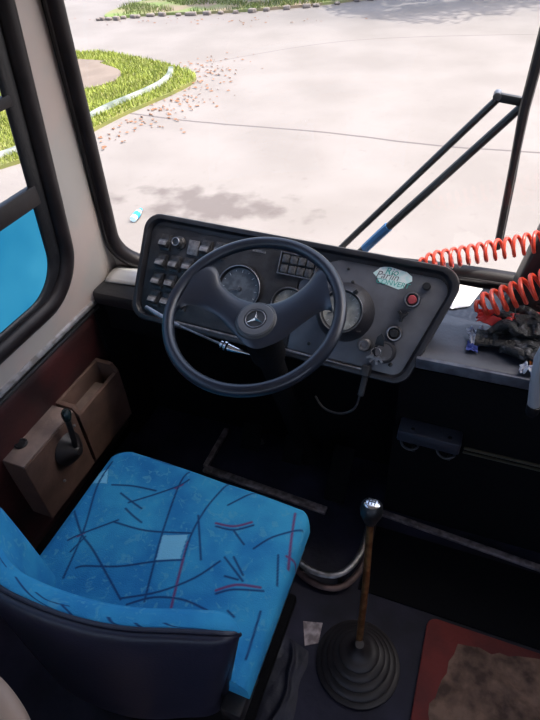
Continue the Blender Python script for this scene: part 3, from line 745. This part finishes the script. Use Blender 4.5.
for dz, ins in ((.03,0.),(.045,.004)):
    new = [b.bm.verts.new(Vector((v.co.x+(-.54-v.co.x)*ins*2, v.co.y+(.45-v.co.y)*ins*2, .47-dz))) for v in border]
    for i in range(len(border)): b.bm.faces.new([prev[i], prev[(i+1)%len(border)], new[(i+1)%len(border)], new[i]])
    prev = new
cu = b.build('cushion','fabric',seat, auto=80)
paint(cu, [(v.co.x, v.co.y) for v in cu.data.vertices], PAT, .0023, .0028)
# dark lower tray of the cushion
b = MB(); lo_ = []
outline = [cush(i/40, 0) for i in range(41)]+[cush(1, j/20) for j in range(1,21)]+[cush(1-i/40, 1) for i in range(1,41)]+[cush(0,1-j/20) for j in range(1,20)]
b.prism([(p.x-(p.x+.54)*.04, p.y-(p.y-.45)*.05, .36) for p in outline], (0,0,.078), bevel=.008); b.build('seat_pan','shell',seat)
b = MB(); b.box((-.54,.46,.20),(.40,.36,.32),bevel=.02); b.box((-.54,.46,.02),(.48,.46,.04),bevel=.008); b.build('pedestal','blackmat',seat)
# backrest
bx = catmull([(-.850,.365,0),(-.815,.308,0),(-.765,.262,0),(-.69,.232,0),(-.60,.226,0),(-.50,.232,0),(-.42,.247,0),(-.34,.272,0),(-.235,.304,0)], 24)
LB = [0]
for q0, q1 in zip(bx, bx[1:]): LB.append(LB[-1]+(q1-q0).length)
LT = LB[-1]
def bpt(s):
    t = max(0,min(LT,s*LT)); k = 0
    while k < len(LB)-2 and LB[k+1] < t: k += 1
    u = (t-LB[k])/max(1e-9, LB[k+1]-LB[k]); p = bx[k].lerp(bx[k+1], u); d = (bx[k+1]-bx[k]).normalized()
    return p, Vector((-d.y, d.x, 0))
ZT = .775
def taper(p):
    k = max(0,min(1,(ZT-p.z)/.36)); return Vector((-.54+(p.x+.54)*(1-.26*k), p.y-.022*k, p.z))
def bprof(s):
    e = min(s*LT, (1-s)*LT); R = .055
    q = max(0, 1-e/R); k = math.sqrt(max(0,1-q*q)); return k
def bfront(a, t):   # fabric: from bottom front, up, over the top to the outer seam
    p, n = bpt(a); k = bprof(a); h = .033*max(k,.12); top = ZT-.030*(1-k)
    path = [(h,.46),(h*1.1,.60),(h,top-.035),(h*.78,top-.011),(h*.35,top-.002),(-h*.1,top),(-h*.35,top-.002)]
    u = t*(len(path)-1); i = min(int(u),len(path)-2); f = u-i
    # smooth with catmull
    P = lambda j: Vector((*path[max(0,min(len(path)-1,j))],0))
    p0,p1,p2,p3 = P(i-1),P(i),P(i+1),P(i+2)
    q = .5*((2*p1)+(p2-p0)*f+(2*p0-5*p1+4*p2-p3)*f*f+(p3-3*p2+3*p1-p0)*f**3)
    return taper(Vector((p.x,p.y,q.y))+n*q.x)
b = MB(); b.grid(bfront, 340, 90); bf = b.build('backrest_pad','fabric',seat, auto=80)
cc = []
for i in range(340):
    for j in range(90): cc.append((i/339*LT, j/89*.40))
BP = {"navy":[[(.02,.22),(.06,.29),(.12,.33)],[(.10,.20),(.13,.28),(.15,.36)],[(.17,.33),(.19,.36),(.20,.39)],[(.24,.25),(.30,.33),(.36,.37),(.42,.375)],[(.36,.31),(.38,.35),(.385,.39)],[(.30,.29),(.33,.31),(.37,.30)],[(.45,.31),(.46,.35),(.48,.38)],[(.50,.33),(.515,.38)],[(.55,.32),(.57,.35),(.62,.36)],[(.0,.15),(.08,.20),(.20,.23)]],
      "red":[[(.13,.27),(.145,.29),(.165,.30)]],"pale":[]}
paint(bf, cc, BP, .0035, .004)
def bback(a, t):
    p, n = bpt(a); k = bprof(a); h = .033*max(k,.12); top = ZT-.030*(1-k)
    path = [(-h*.32,top-.004),(-h*.95,top-.018),(-h*1.15,.62),(-h*1.10,.42),(-h*.7,.345),(h*.4,.34),(h*.95,.38),(h*.95,.50)]
    u = t*(len(path)-1); i = min(int(u),len(path)-2); f = u-i
    P = lambda j: Vector((*path[max(0,min(len(path)-1,j))],0))
    p0,p1,p2,p3 = P(i-1),P(i),P(i+1),P(i+2)
    q = .5*((2*p1)+(p2-p0)*f+(2*p0-5*p1+4*p2-p3)*f*f+(p3-3*p2+3*p1-p0)*f**3)
    return taper(Vector((p.x,p.y,q.y))+n*q.x)
b = MB(); vs = b.grid(bback, 90, 60)
b.build('backrest_shell','shell',seat, auto=80)
b = MB(); b.tube([bfront(i/60,1.0) for i in range(61)], .004, 8); b.build('piping','shell',seat)
# end caps close pad+shell sides
for s_ in (0,1):
    b = MB(); loop = [bfront(s_, j/20) for j in range(21)]+[bback(s_, j/20) for j in range(1,16)]
    b.bm.faces.new([b.bm.verts.new(p) for p in loop]); b.build('side_cap','shell',seat, recalc=False)
b = MB(); b.tube([(-.30,.225,.40),(-.262,.215,.405),(-.225,.222,.41)], [.010,.012,.010], 10); b.build('recliner_handle','brownstrip',seat)
b = MB(); b.box((-.28,.30,.40),(.05,.10,.05),bevel=.01); b.build('recliner_bracket','black',seat)

# beige bag at the lower left corner, behind the seat
bag = empty('bag', (-.72,-.06,0), 'beige padded bag standing behind the driver seat at lower left', 'bag')
b = MB()
def bagf(a, t):
    an = 2*PI*a; k = max(1e-6,abs(math.cos(an))**3+abs(math.sin(an))**3)**(-1/3)
    ph = t; z = .74*min(1, math.sin(ph*PI/2)**.55) if t < 1 else .74
    r = math.cos(ph*PI/2)**.35 if t < 1 else 0
    return Vector((-.655+.17*k*math.cos(an)*r*(1-.1*t), -.03+.105*k*math.sin(an)*r, z))
b.grid(bagf, 48, 30, closeu=True); bmesh.ops.remove_doubles(b.bm, verts=b.bm.verts[:], dist=1e-5)
b.build('bag_body','beige',bag)
b = MB(); b.tube(catmull([(-.76,.03,.66),(-.71,.06,.72),(-.62,.085,.745),(-.54,.065,.73),(-.485,.02,.67),(-.475,-.02,.5)],8), .022, 12, flat=1.); b.build('padded_handle','beige',bag)

# ------------------------------------------------------------------ things on the right ledge
def paper(name, pts, label, z=.742, m='paper'):
    b = MB(); cx = sum(p[0] for p in pts)/len(pts); cy = sum(p[1] for p in pts)/len(pts)
    b.prism([(x,y,z) for x, y in pts], (0,0,.0015)); return tag(b.build(name, m, origin=(cx,cy,z), smooth=False), label, 'paper')
paper('paper_sheet', [(-.060,1.455),(.046,1.445),(.019,1.35),(-.027,1.322),(-.065,1.34)], 'white sheet of paper on the ledge beside the instrument panel', z=.7405)
paper('paper_sheet', [(.06,1.30),(.16,1.41),(.26,1.38),(.22,1.28)], 'white sheet of paper lying partly under the red coiled hose and gloves', z=.7405)
# black housing by the right edge
fb = empty('demister_housing', (.22,1.39,.74), 'black plastic housing standing on the ledge at the right edge', 'housing')
b = MB(); b.prism([(.105,1.33,.742),(.34,1.33,.742),(.34,1.35,.99),(.145,1.35,.99)], (0,.085,0), bevel=.010, seg=3); b.build('housing_body','black',fb)
b = MB()
for k in range(6): b.box((.25,1.332+.0027*k,.79+.03*k),(.13,.008,.008),bevel=.001)
b.build('vent_slats','rubber',fb)
# coiled hoses
def coil(P0, P1, turns, R, r, sag, name, label, n=18, taper=None):
    P0 = Vector(P0); P1 = Vector(P1); d = (P1-P0).normalized(); a = d.cross(Vector((0,0,1))).normalized(); bb = a.cross(d)
    pts = []; N_ = turns*n
    for i in range(N_+1):
        t = i/N_; c = P0.lerp(P1, t)+Vector((0,0,-sag*math.sin(PI*t))); an = 2*PI*t*turns
        Rt = R*(min(1, .35+8*t) if taper is None else taper(t))
        pts.append(c+Rt*(math.cos(an)*a+math.sin(an)*bb))
    b = MB(); b.tube(pts, r, 8)
    return tag(b.build(name,'red',origin=P0), label, 'hose')
coil((-.135,1.345,.862),(.30,1.32,1.055), 21, .024, .0046, .006, 'coiled_hose', 'red coiled air hose stretched in front of the windscreen, the upper one')
coil((.035,1.24,.815),(.33,1.285,1.035), 15, .030, .0056, .012, 'coiled_hose', 'red coiled air hose lying over the gloves, the lower one')
# gloves: two black knitted work gloves with fingers, crumpled
def glove(cx, cy, cz, rz, label, flipx=1):
    g = empty('work_glove', (cx,cy,cz), label, 'glove', None)
    rot = Matrix.Rotation(rz,3,'Z')
    def W(x,y,z): return Vector((cx,cy,cz))+rot@Vector((x*flipx,y,z))
    b = MB()
    def palm(a, t):
        an = 2*PI*a; x = -.055+.11*t; wd = .046*(1-.18*abs(t-.6)**1)
        e = (1-(abs(2*t-1))**6)**.5 if 0 < t < 1 else .15
        p = Vector((x, wd*math.cos(an)*e, .015+.015*math.sin(an)*e))
        k = .011*noise.noise(Vector((p.x*45+cx*9,p.y*45,p.z*60)))+.006*noise.noise(p*95)
        return W(p.x+k, p.y+k, p.z+k*.8)
    b.grid(palm, 28, 24, closeu=True); bmesh.ops.holes_fill(b.bm, edges=b.bm.edges[:]); b.build('palm','glove',g)
    for k, (y, L, cv) in enumerate([(-.034,.055,.01),(-.012,.070,-.006),(.012,.066,.008),(.033,.052,-.01)]):
        b = MB(); pts = catmull([(.040,y,.015),(.040+L*.45,y*1.12+cv*.6,.026+.004*k),(.040+L*.8,y*1.2+cv*1.5,.020),(.040+L,y*1.2+cv*2.5,.012)],5)
        b.tube([W(*p) for p in pts], [.0125-.0003*i for i in range(len(pts)-1)]+[.006], 12); b.build('finger','glove',g)
    b = MB(); pts = catmull([(-.02,-.035,.013),(.005,-.060,.02),(.030,-.068,.014)],5)
    b.tube([W(*p) for p in pts], [.013]*(len(pts)-1)+[.006], 12); b.build('thumb','glove',g)
    b = MB(); b.tube([W(-.050,0,.014),W(-.075,0,.014),W(-.088,.003,.013)], [.030,.032,.034], 20, flat=.42); b.build('cuff','glove',g)
    return g
glove(.135,1.215,.740,math.radians(12),'black knitted work glove, lower one nearest the ledge edge')
glove(.175,1.245,.768,math.radians(190),'black knitted work glove, topmost of the crumpled pile')
glove(.190,1.185,.745,math.radians(160),'black knitted work glove under the others at the right',-1)
def rag(c, size, m, label, seed, nm='rag', rz=0.):
    b = MB()
    def f(a, t):
        x = (a-.5)*size[0]; y = (t-.5)*size[1]; e = 1-.35*abs(noise.noise(Vector((a*3,t*3,seed))))
        z = size[2]*(.5+.7*noise.noise(Vector((a*2.6,t*2.6,seed)))+.35*noise.noise(Vector((a*7,t*7,seed))))
        v = Matrix.Rotation(rz,3,'Z')@Vector((x*e,y*e,0)); return Vector(c)+v+Vector((0,0,max(0,z)))
    b.grid(f, 26, 26); return tag(b.build(nm, m, origin=c, solid=.002), label, 'rag')
rag((.088,1.235,.785),(.10,.05,.026),'redcloth','bright red rag on top of the black gloves, under the hose',3.3,rz=.1)
rag((.050,1.205,.741),(.040,.07,.022),'whitecloth','small white and blue rag at the left end of the gloves',5.1,rz=.3)
rag((.045,1.165,.740),(.030,.030,.014),'bluecloth','small dark blue rag tip on the ledge left of the gloves',1.1)
rag((.205,1.130,.742),(.045,.035,.026),'orange','small orange rag by the right edge of the gloves',7.7)
rag((.178,1.112,.742),(.035,.030,.024),'whitecloth','small pale rag scrap in front of the orange rag',9.2)
rag((.185,1.300,.765),(.10,.035,.020),'pink','pink crumpled rag behind the gloves under the lower hose',2.4,rz=.2)
# grab rod at right edge
gr2 = empty('grab_handle', (.20,1.0,.70), 'grey metal grab rod with black end at the right edge below the ledge', 'handle')
b = MB(); b.tube([(.199,1.0,.745),(.190,1.0,.80),(.180,1.0,.88),(.20,1.02,1.0),(.30,1.06,1.06)],.0145,14); b.build('rod',mat('grey_painted_rod',(.45,.45,.48),.35,.4),gr2)
b = MB(); b.lathe([(0,-.035),(.010,-.034),(.0145,-.025),(.0165,0),(0,0)],(.200,1.0,.745),(0,0,1),18); b.build('end_cap','black',gr2)
b = MB(); b.tube([(.30,1.06,1.06),(.32,1.10,.90),(.32,1.14,.736)],.0135,12); b.build('foot','dullmetal',gr2)

# ------------------------------------------------------------------ wiper outside
wp = empty('windscreen_wiper', (-.35,1.52,.72), 'black pantograph windscreen wiper outside the glass', 'wiper')
def WO(x, z, d=.045): return WS(x, z, d)
b = MB(); b.tube([(-.440,1.545,.724),(-.381,1.538,.799),(-.02,1.487,1.256)],[.010,.010,.009],8); b.build('upper_arm','wiper',wp)
b = MB(); b.tube([(-.368,1.545,.724),(-.309,1.538,.799),(.039,1.487,1.243)],[.013,.013,.010],8); b.build('lower_arm','wiper',wp)
b = MB(); b.tube([(-.335,1.541,.765),(-.309,1.538,.799),(-.262,1.532,.86)],.0150,8); b.build('arm_sleeve','blue_rod',wp)
b = MB(); b.box((.012,1.487,1.256),(.085,.014,.020),Matrix.Rotation(math.radians(8),3,'Y'),bevel=.003); b.build('crosshead','wiper',wp)
b = MB(); b.lathe([(0,-.02),(.010,-.02),(.010,.01),(0,.012)],(-.022,1.490,1.262),(0,-1,0),14); b.build('pivot','dullmetal',wp)
b = MB(); b.tube([(.044,1.470,1.25),(.055,1.458,1.40),(.062,1.440,1.58)],[.008,.007,.005],8); b.tube([(.044,1.470,1.25),(.058,1.500,1.06),(.068,1.520,.86)],[.008,.007,.005],8); b.build('blade_holder','wiper',wp)
b = MB(); b.tube([(.060,1.500,.85),(.050,1.475,1.10),(.044,1.450,1.25),(.048,1.430,1.42),(.056,1.410,1.60)],[.010,.010,.012,.013,.014],8); b.build('rubber_blade','rubber',wp)

# ------------------------------------------------------------------ outside: road, lawns, kerb, litter, trees
GZ = -.9
def road_mat():
    m = mat('concrete_road', (.15,.132,.120), .85, col2=(.18,.160,.148), scale=.9, lo=.35, hi=.65, bump=.3, bscale=14, detail=8)
    nt = m.node_tree; N = nt.nodes; L = nt.links; b = N['Principled BSDF']
    src = b.inputs['Base Color'].links[0].from_socket; tc = [n for n in N if n.type == 'TEX_COORD'][0]
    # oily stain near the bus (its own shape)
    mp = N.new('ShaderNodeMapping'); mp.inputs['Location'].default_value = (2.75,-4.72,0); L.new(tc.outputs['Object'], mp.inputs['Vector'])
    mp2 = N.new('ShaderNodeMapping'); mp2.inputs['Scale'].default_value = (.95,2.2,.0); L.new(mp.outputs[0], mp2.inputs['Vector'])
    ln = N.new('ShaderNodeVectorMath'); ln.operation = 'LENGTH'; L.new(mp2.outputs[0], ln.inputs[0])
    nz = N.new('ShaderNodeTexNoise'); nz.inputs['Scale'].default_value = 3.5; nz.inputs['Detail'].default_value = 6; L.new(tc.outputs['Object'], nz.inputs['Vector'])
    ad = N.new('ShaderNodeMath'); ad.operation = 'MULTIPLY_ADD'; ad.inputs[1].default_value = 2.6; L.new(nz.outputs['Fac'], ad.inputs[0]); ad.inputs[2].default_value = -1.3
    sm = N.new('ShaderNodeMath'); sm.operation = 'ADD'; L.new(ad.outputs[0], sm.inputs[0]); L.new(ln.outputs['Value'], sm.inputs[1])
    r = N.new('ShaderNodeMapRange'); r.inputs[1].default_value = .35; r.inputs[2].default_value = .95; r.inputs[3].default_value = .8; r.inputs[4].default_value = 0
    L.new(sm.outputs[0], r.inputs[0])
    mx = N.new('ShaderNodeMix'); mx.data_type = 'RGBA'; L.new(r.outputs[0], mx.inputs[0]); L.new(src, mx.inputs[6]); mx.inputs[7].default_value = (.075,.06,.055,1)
    # fine speckle
    n3 = N.new('ShaderNodeTexNoise'); n3.inputs['Scale'].default_value = 9; n3.inputs['Detail'].default_value = 8; L.new(tc.outputs['Object'], n3.inputs['Vector'])
    r3 = N.new('ShaderNodeMapRange'); r3.inputs[1].default_value = .63; r3.inputs[2].default_value = .78; r3.inputs[3].default_value = 0; r3.inputs[4].default_value = .35
    L.new(n3.outputs['Fac'], r3.inputs[0])
    m2 = N.new('ShaderNodeMix'); m2.data_type = 'RGBA'; L.new(r3.outputs[0], m2.inputs[0]); L.new(mx.outputs[2], m2.inputs[6]); m2.inputs[7].default_value = (.10,.085,.075,1)
    L.new(m2.outputs[2], b.inputs['Base Color'])
    return m
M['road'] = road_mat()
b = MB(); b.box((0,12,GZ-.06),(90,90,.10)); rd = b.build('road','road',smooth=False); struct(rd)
rd.location = (0,0,.01)
# tar joint across the road: raised sealant bead
b = MB()
cr = catmull([(-5.5,7.27,GZ),(-4.04,7.09,GZ),(-2.21,7.02,GZ),(-.88,6.86,GZ),(.05,6.84,GZ),(2.5,6.90,GZ),(5,6.85,GZ)],16)
cr = [p+Vector((0,.012*noise.noise(p*3),0)) for p in cr]
b.tube(cr, .022, 6, flat=.12); tag(struct(b.build('road_joint', mat('tar_joint',(.085,.07,.068),.8))))
cr = catmull([(-5.3,10.2,GZ),(-3.0,12.0,GZ),(1,12.7,GZ),(4,12.9,GZ)],12)
b = MB(); b.tube(cr, .018, 6, flat=.12); struct(b.build('road_joint', mat('tar_joint_far',(.11,.095,.09),.8)))

island = [(-14,10.8),(-9.05,10.45),(-8.0,10.5),(-6.6,10.0),(-5.36,9.35),(-5.05,8.85),(-5.10,8.2),(-5.20,7.75),(-5.35,7.1),(-5.42,6.5),(-5.50,5.8),(-5.75,5.2),(-6.3,4.6),(-8,4.1),(-14,4.0)]
isl = [(p.x,p.y) for p in catmull([(x,y,0) for x,y in island],5,closed=True)]
b = MB(); b.prism([(x,y,GZ) for x,y in isl], (0,0,.05)); tag(b.build('lawn_ground','soil',smooth=False,origin=(-8,8,GZ)),kind='structure')
sandp = [(p.x,p.y) for p in catmull([(-14,10.0,0),(-8.1,9.85,0),(-7.5,9.62,0),(-6.8,9.22,0),(-6.5,8.75,0),(-6.55,8.35,0),(-6.9,8.0,0),(-7.6,7.9,0),(-14,7.9,0)],6,closed=True)]
b = MB(); b.prism([(x,y,GZ+.045) for x,y in sandp], (0,0,.02)); struct(b.build('sand_path','sand',smooth=False,origin=(-8,9,GZ)))
curbp = [(-9,4.35),(-7.2,4.55),(-6.35,4.95),(-6.02,5.35),(-5.86,6.1),(-5.76,6.8),(-5.72,7.3),(-5.57,7.96),(-5.50,8.5),(-5.60,9.0),(-5.78,9.4)]
cp = catmull([(x,y,GZ+.055) for x,y in curbp],14)
def curbf(a, t):
    k = a*(len(cp)-1); i = min(int(k),len(cp)-2); u = k-i; p = cp[i].lerp(cp[i+1],u); d = (cp[i+1]-cp[i]).normalized(); n = Vector((d.y,-d.x,0))
    sec = [(-.05,-.06),(-.05,.04),(-.04,.055),(.03,.055),(.045,.04),(.06,-.06)]
    q = sec[min(5,int(round(t*5)))]; wv = .012*noise.noise(p*1.7)
    return p+n*(q[0]+wv)+Vector((0,0,q[1]+wv))
b = MB(); b.grid(curbf, 150, 6); tag(b.build('curb','curb',origin=(-5.7,7,GZ)),'whitewashed concrete curb curving along the near lawn','curb')
# far lawn
far = [(p.x,p.y) for p in catmull([(-10.3,13.9,0),(-9.1,14.3,0),(-7.1,14.6,0),(-5.2,15.3,0),(-3.2,16.5,0),(0,17.2,0),(6,18,0),(6,30,0),(-6,30,0),(-9.5,19,0),(-10.6,15.5,0)],5,closed=True)]
b = MB(); b.prism([(x,y,GZ) for x,y in far], (0,0,.06)); struct(b.build('lawn_ground',mat('far_soil',(.20,.15,.10),.95,col2=(.12,.17,.04),scale=.8,bump=.6,bscale=6),smooth=False,origin=(-5,17,GZ)))
for k in range(26):
    t = k/25; i = t*(4*5); q0 = far[int(i)]; 
    b = MB(); b.box((0,0,.035),(random.uniform(.13,.24),random.uniform(.10,.14),random.uniform(.06,.12)),Matrix.Rotation(random.uniform(-.3,.5),3,'Z'),bevel=.03)
    o = b.build('kerb_stone','stone',origin=(0,0,0)); o.location = (q0[0]+random.uniform(-.1,.1), q0[1]-.14+random.uniform(-.06,.06), GZ)
    tag(o,'rough grey kerb stone edging the far lawn','kerb stone','rough stones along the far lawn edge')
def blades(name, poly, excl, n, hmin, hmax, col, zb, label, ext, wd=.012, dens=None):
    b = MB(); x0,x1,y0,y1 = ext; made = 0; tries = 0
    while made < n and tries < n*20:
        tries += 1; x = random.uniform(x0,x1); y = random.uniform(y0,y1)
        if not inpoly(x,y,poly) or (excl and inpoly(x,y,excl)): continue
        if dens and not dens(x,y): continue
        h = random.uniform(hmin,hmax); a = random.uniform(0,PI); dx, dy = math.cos(a)*wd, math.sin(a)*wd; lx, ly = random.uniform(-.5,.5)*h, random.uniform(-.5,.5)*h
        v = [b.bm.verts.new(q) for q in ((x-dx,y-dy,zb),(x+dx,y+dy,zb),(x+lx,y+ly,zb+h))]; b.bm.faces.new(v); made += 1
    m = mat(name+'_mat', col, .6, col2=tuple(min(1,c*1.4) for c in col), scale=1.5)
    return tag(b.build(name, m, smooth=False, recalc=False), label, 'grass', kind='stuff')
blades('grass', isl, sandp, 26000, .03, .08, (.17,.20,.028), GZ+.045, 'bright green sunlit grass on the rounded near lawn', (-9.5,-4.9,4.2,10.9))
blades('grass', far, None, 9000, .05, .14, (.08,.10,.02), GZ+.055, 'patchy green grass on the far lawn', (-10.6,0,13.6,19), dens=lambda x,y: noise.noise(Vector((x*.8,y*1.3,0))) > -.12)
# leaf litter
b = MB()
for k in range(300):
    c = random.choice([(-4.72,7.4,.30,.75),(-4.75,7.9,.25,.4),(-5.3,9.75,.35,.4),(-5.0,6.6,.12,.7),(-5.0,9.3,.3,.5),(-7.5,13.6,2.0,.25)])
    x = random.gauss(c[0],c[2]); y = random.gauss(c[1],c[3]); s_ = random.uniform(.02,.042); a = random.uniform(0,PI)
    if x < -5.2 and y < 9.4: continue
    z = GZ+.006+random.uniform(0,.012)
    P = [(1,0,0),(.3,.45,.35),(-.8,.3,0),(-1,-.1,.3),(-.2,-.5,0)]
    v = [b.bm.verts.new((x+s_*(p[0]*math.cos(a)-p[1]*math.sin(a)), y+s_*(p[0]*math.sin(a)+p[1]*math.cos(a)), z+s_*p[2])) for p in P]
    b.bm.faces.new(v)
tag(b.build('dry_leaves','leaf',smooth=False,recalc=False),'brown dry leaves scattered on the road beside the curb','leaf litter',kind='stuff')
# litter bottle on the road
bt = empty('plastic_bottle', (-3.35,4.28,GZ), 'small clear plastic bottle with blue cap lying on the road', 'bottle')
M['pet'] = mat('bottle_plastic', (.55,.75,.78), .15, spec=.8)
bd = Vector((-.15,1,.0)).normalized()
b = MB(); b.lathe([(0,0),(.032,.002),(.035,.02),(.033,.06),(.035,.10),(.034,.14),(.022,.18),(.013,.20),(0,.20)], (-3.34,4.18,GZ+.04), bd, 20); b.build('bottle_body','pet',bt)
b = MB(); b.lathe([(.036,.05),(.0365,.055),(.0365,.12),(.036,.125)], (-3.34,4.18,GZ+.04), bd, 20); b.build('bottle_label','plasticblue',bt)
b = MB(); b.lathe([(0,.195),(.017,.195),(.017,.22),(0,.22)], (-3.34,4.18,GZ+.04), bd, 16); b.build('bottle_cap','plasticblue',bt)
# trees standing on the far lawn above the frame: they cast the shade across the far road
def tree(x, y, h, R, label):
    t = empty('shade_tree', (x,y,GZ), label, 'tree', 'trees on the far verge')
    b = MB(); b.tube([(x,y,GZ),(x+.1,y,GZ+h*.3),(x-.1,y+.1,GZ+h*.6),(x,y,GZ+h*.85)],[.24,.19,.15,.08],12); b.build('trunk','bark',t)
    b = MB()
    for k in range(2600):
        v = Vector((random.gauss(0,1),random.gauss(0,1),random.gauss(0,1))).normalized()*random.uniform(.3,1)**.5
        c = Vector((x,y-1.4,GZ+h))+Vector((v.x*R,v.y*R,v.z*R*.6))*(1+.25*noise.noise(v*2+Vector((x,0,0))))
        d = Vector((random.gauss(0,1),random.gauss(0,1),random.gauss(0,1))).normalized(); e = d.orthogonal().normalized(); s_ = random.uniform(.12,.26)
        q = [b.bm.verts.new(c+d*s_), b.bm.verts.new(c+e*s_*.6), b.bm.verts.new(c-d*s_), b.bm.verts.new(c-e*s_*.6)]; b.bm.faces.new(q)
    b.build('crown','crown',t,smooth=False,recalc=False)
tree(-.9,18.3,4.6,2.9,'leafy tree on the far verge whose shade falls over the road'); tree(5.6,18.3,5.0,2.9,'leafy tree on the far verge whose shade falls over the road'); tree(-6.0,18.4,3.9,2.0,'leafy tree on the far verge whose shade falls over the road')

# ------------------------------------------------------------------ light
W = bpy.data.worlds.new('World'); S.world = W; W.use_nodes = True
nt = W.node_tree; bg = nt.nodes['Background']
sky = nt.nodes.new('ShaderNodeTexSky'); sky.sky_type = 'NISHITA'; sky.sun_disc = False; sky.sun_elevation = math.radians(58); sky.sun_rotation = math.radians(80)
sky.air_density = .7; sky.dust_density = 4; sky.ozone_density = .4
nt.links.new(sky.outputs[0], bg.inputs[0]); bg.inputs[1].default_value = .42
sd = bpy.data.lights.new('sun', 'SUN'); sd.energy = 3.5; sd.angle = math.radians(.6); sd.color = (1,.95,.89)
so = bpy.data.objects.new('sun', sd); COL.objects.link(so)
so.rotation_euler = Vector((.30,.07,1)).to_track_quat('Z','Y').to_euler(); so.location = (10,2,18)

# ------------------------------------------------------------------ camera
yaw, pit, roll = math.radians(24.8), math.radians(42), math.radians(5.2)
f = Vector((-math.sin(yaw)*math.cos(pit), math.cos(yaw)*math.cos(pit), -math.sin(pit)))
r0 = Vector((math.cos(yaw), math.sin(yaw), 0)); u0 = Vector((-math.sin(yaw)*math.sin(pit), math.cos(yaw)*math.sin(pit), math.cos(pit)))
c, s_ = math.cos(roll), math.sin(roll)
R = c*r0-s_*u0; Uc = s_*r0+c*u0
cam = bpy.data.cameras.new('camera'); co = bpy.data.objects.new('camera', cam); COL.objects.link(co)
mt = Matrix((R, Uc, -f)).transposed().to_4x4(); mt.translation = Vector((0,0,1.7)); co.matrix_world = mt
cam.sensor_fit = 'HORIZONTAL'; cam.sensor_width = 36; cam.lens = 36*540/540; cam.clip_start = .02; cam.clip_end = 300
S.camera = co
S.view_settings.view_transform = 'Standard'; S.view_settings.look = 'None'; S.view_settings.gamma = 1; S.view_settings.use_curve_mapping = False
S.view_settings.exposure = .85
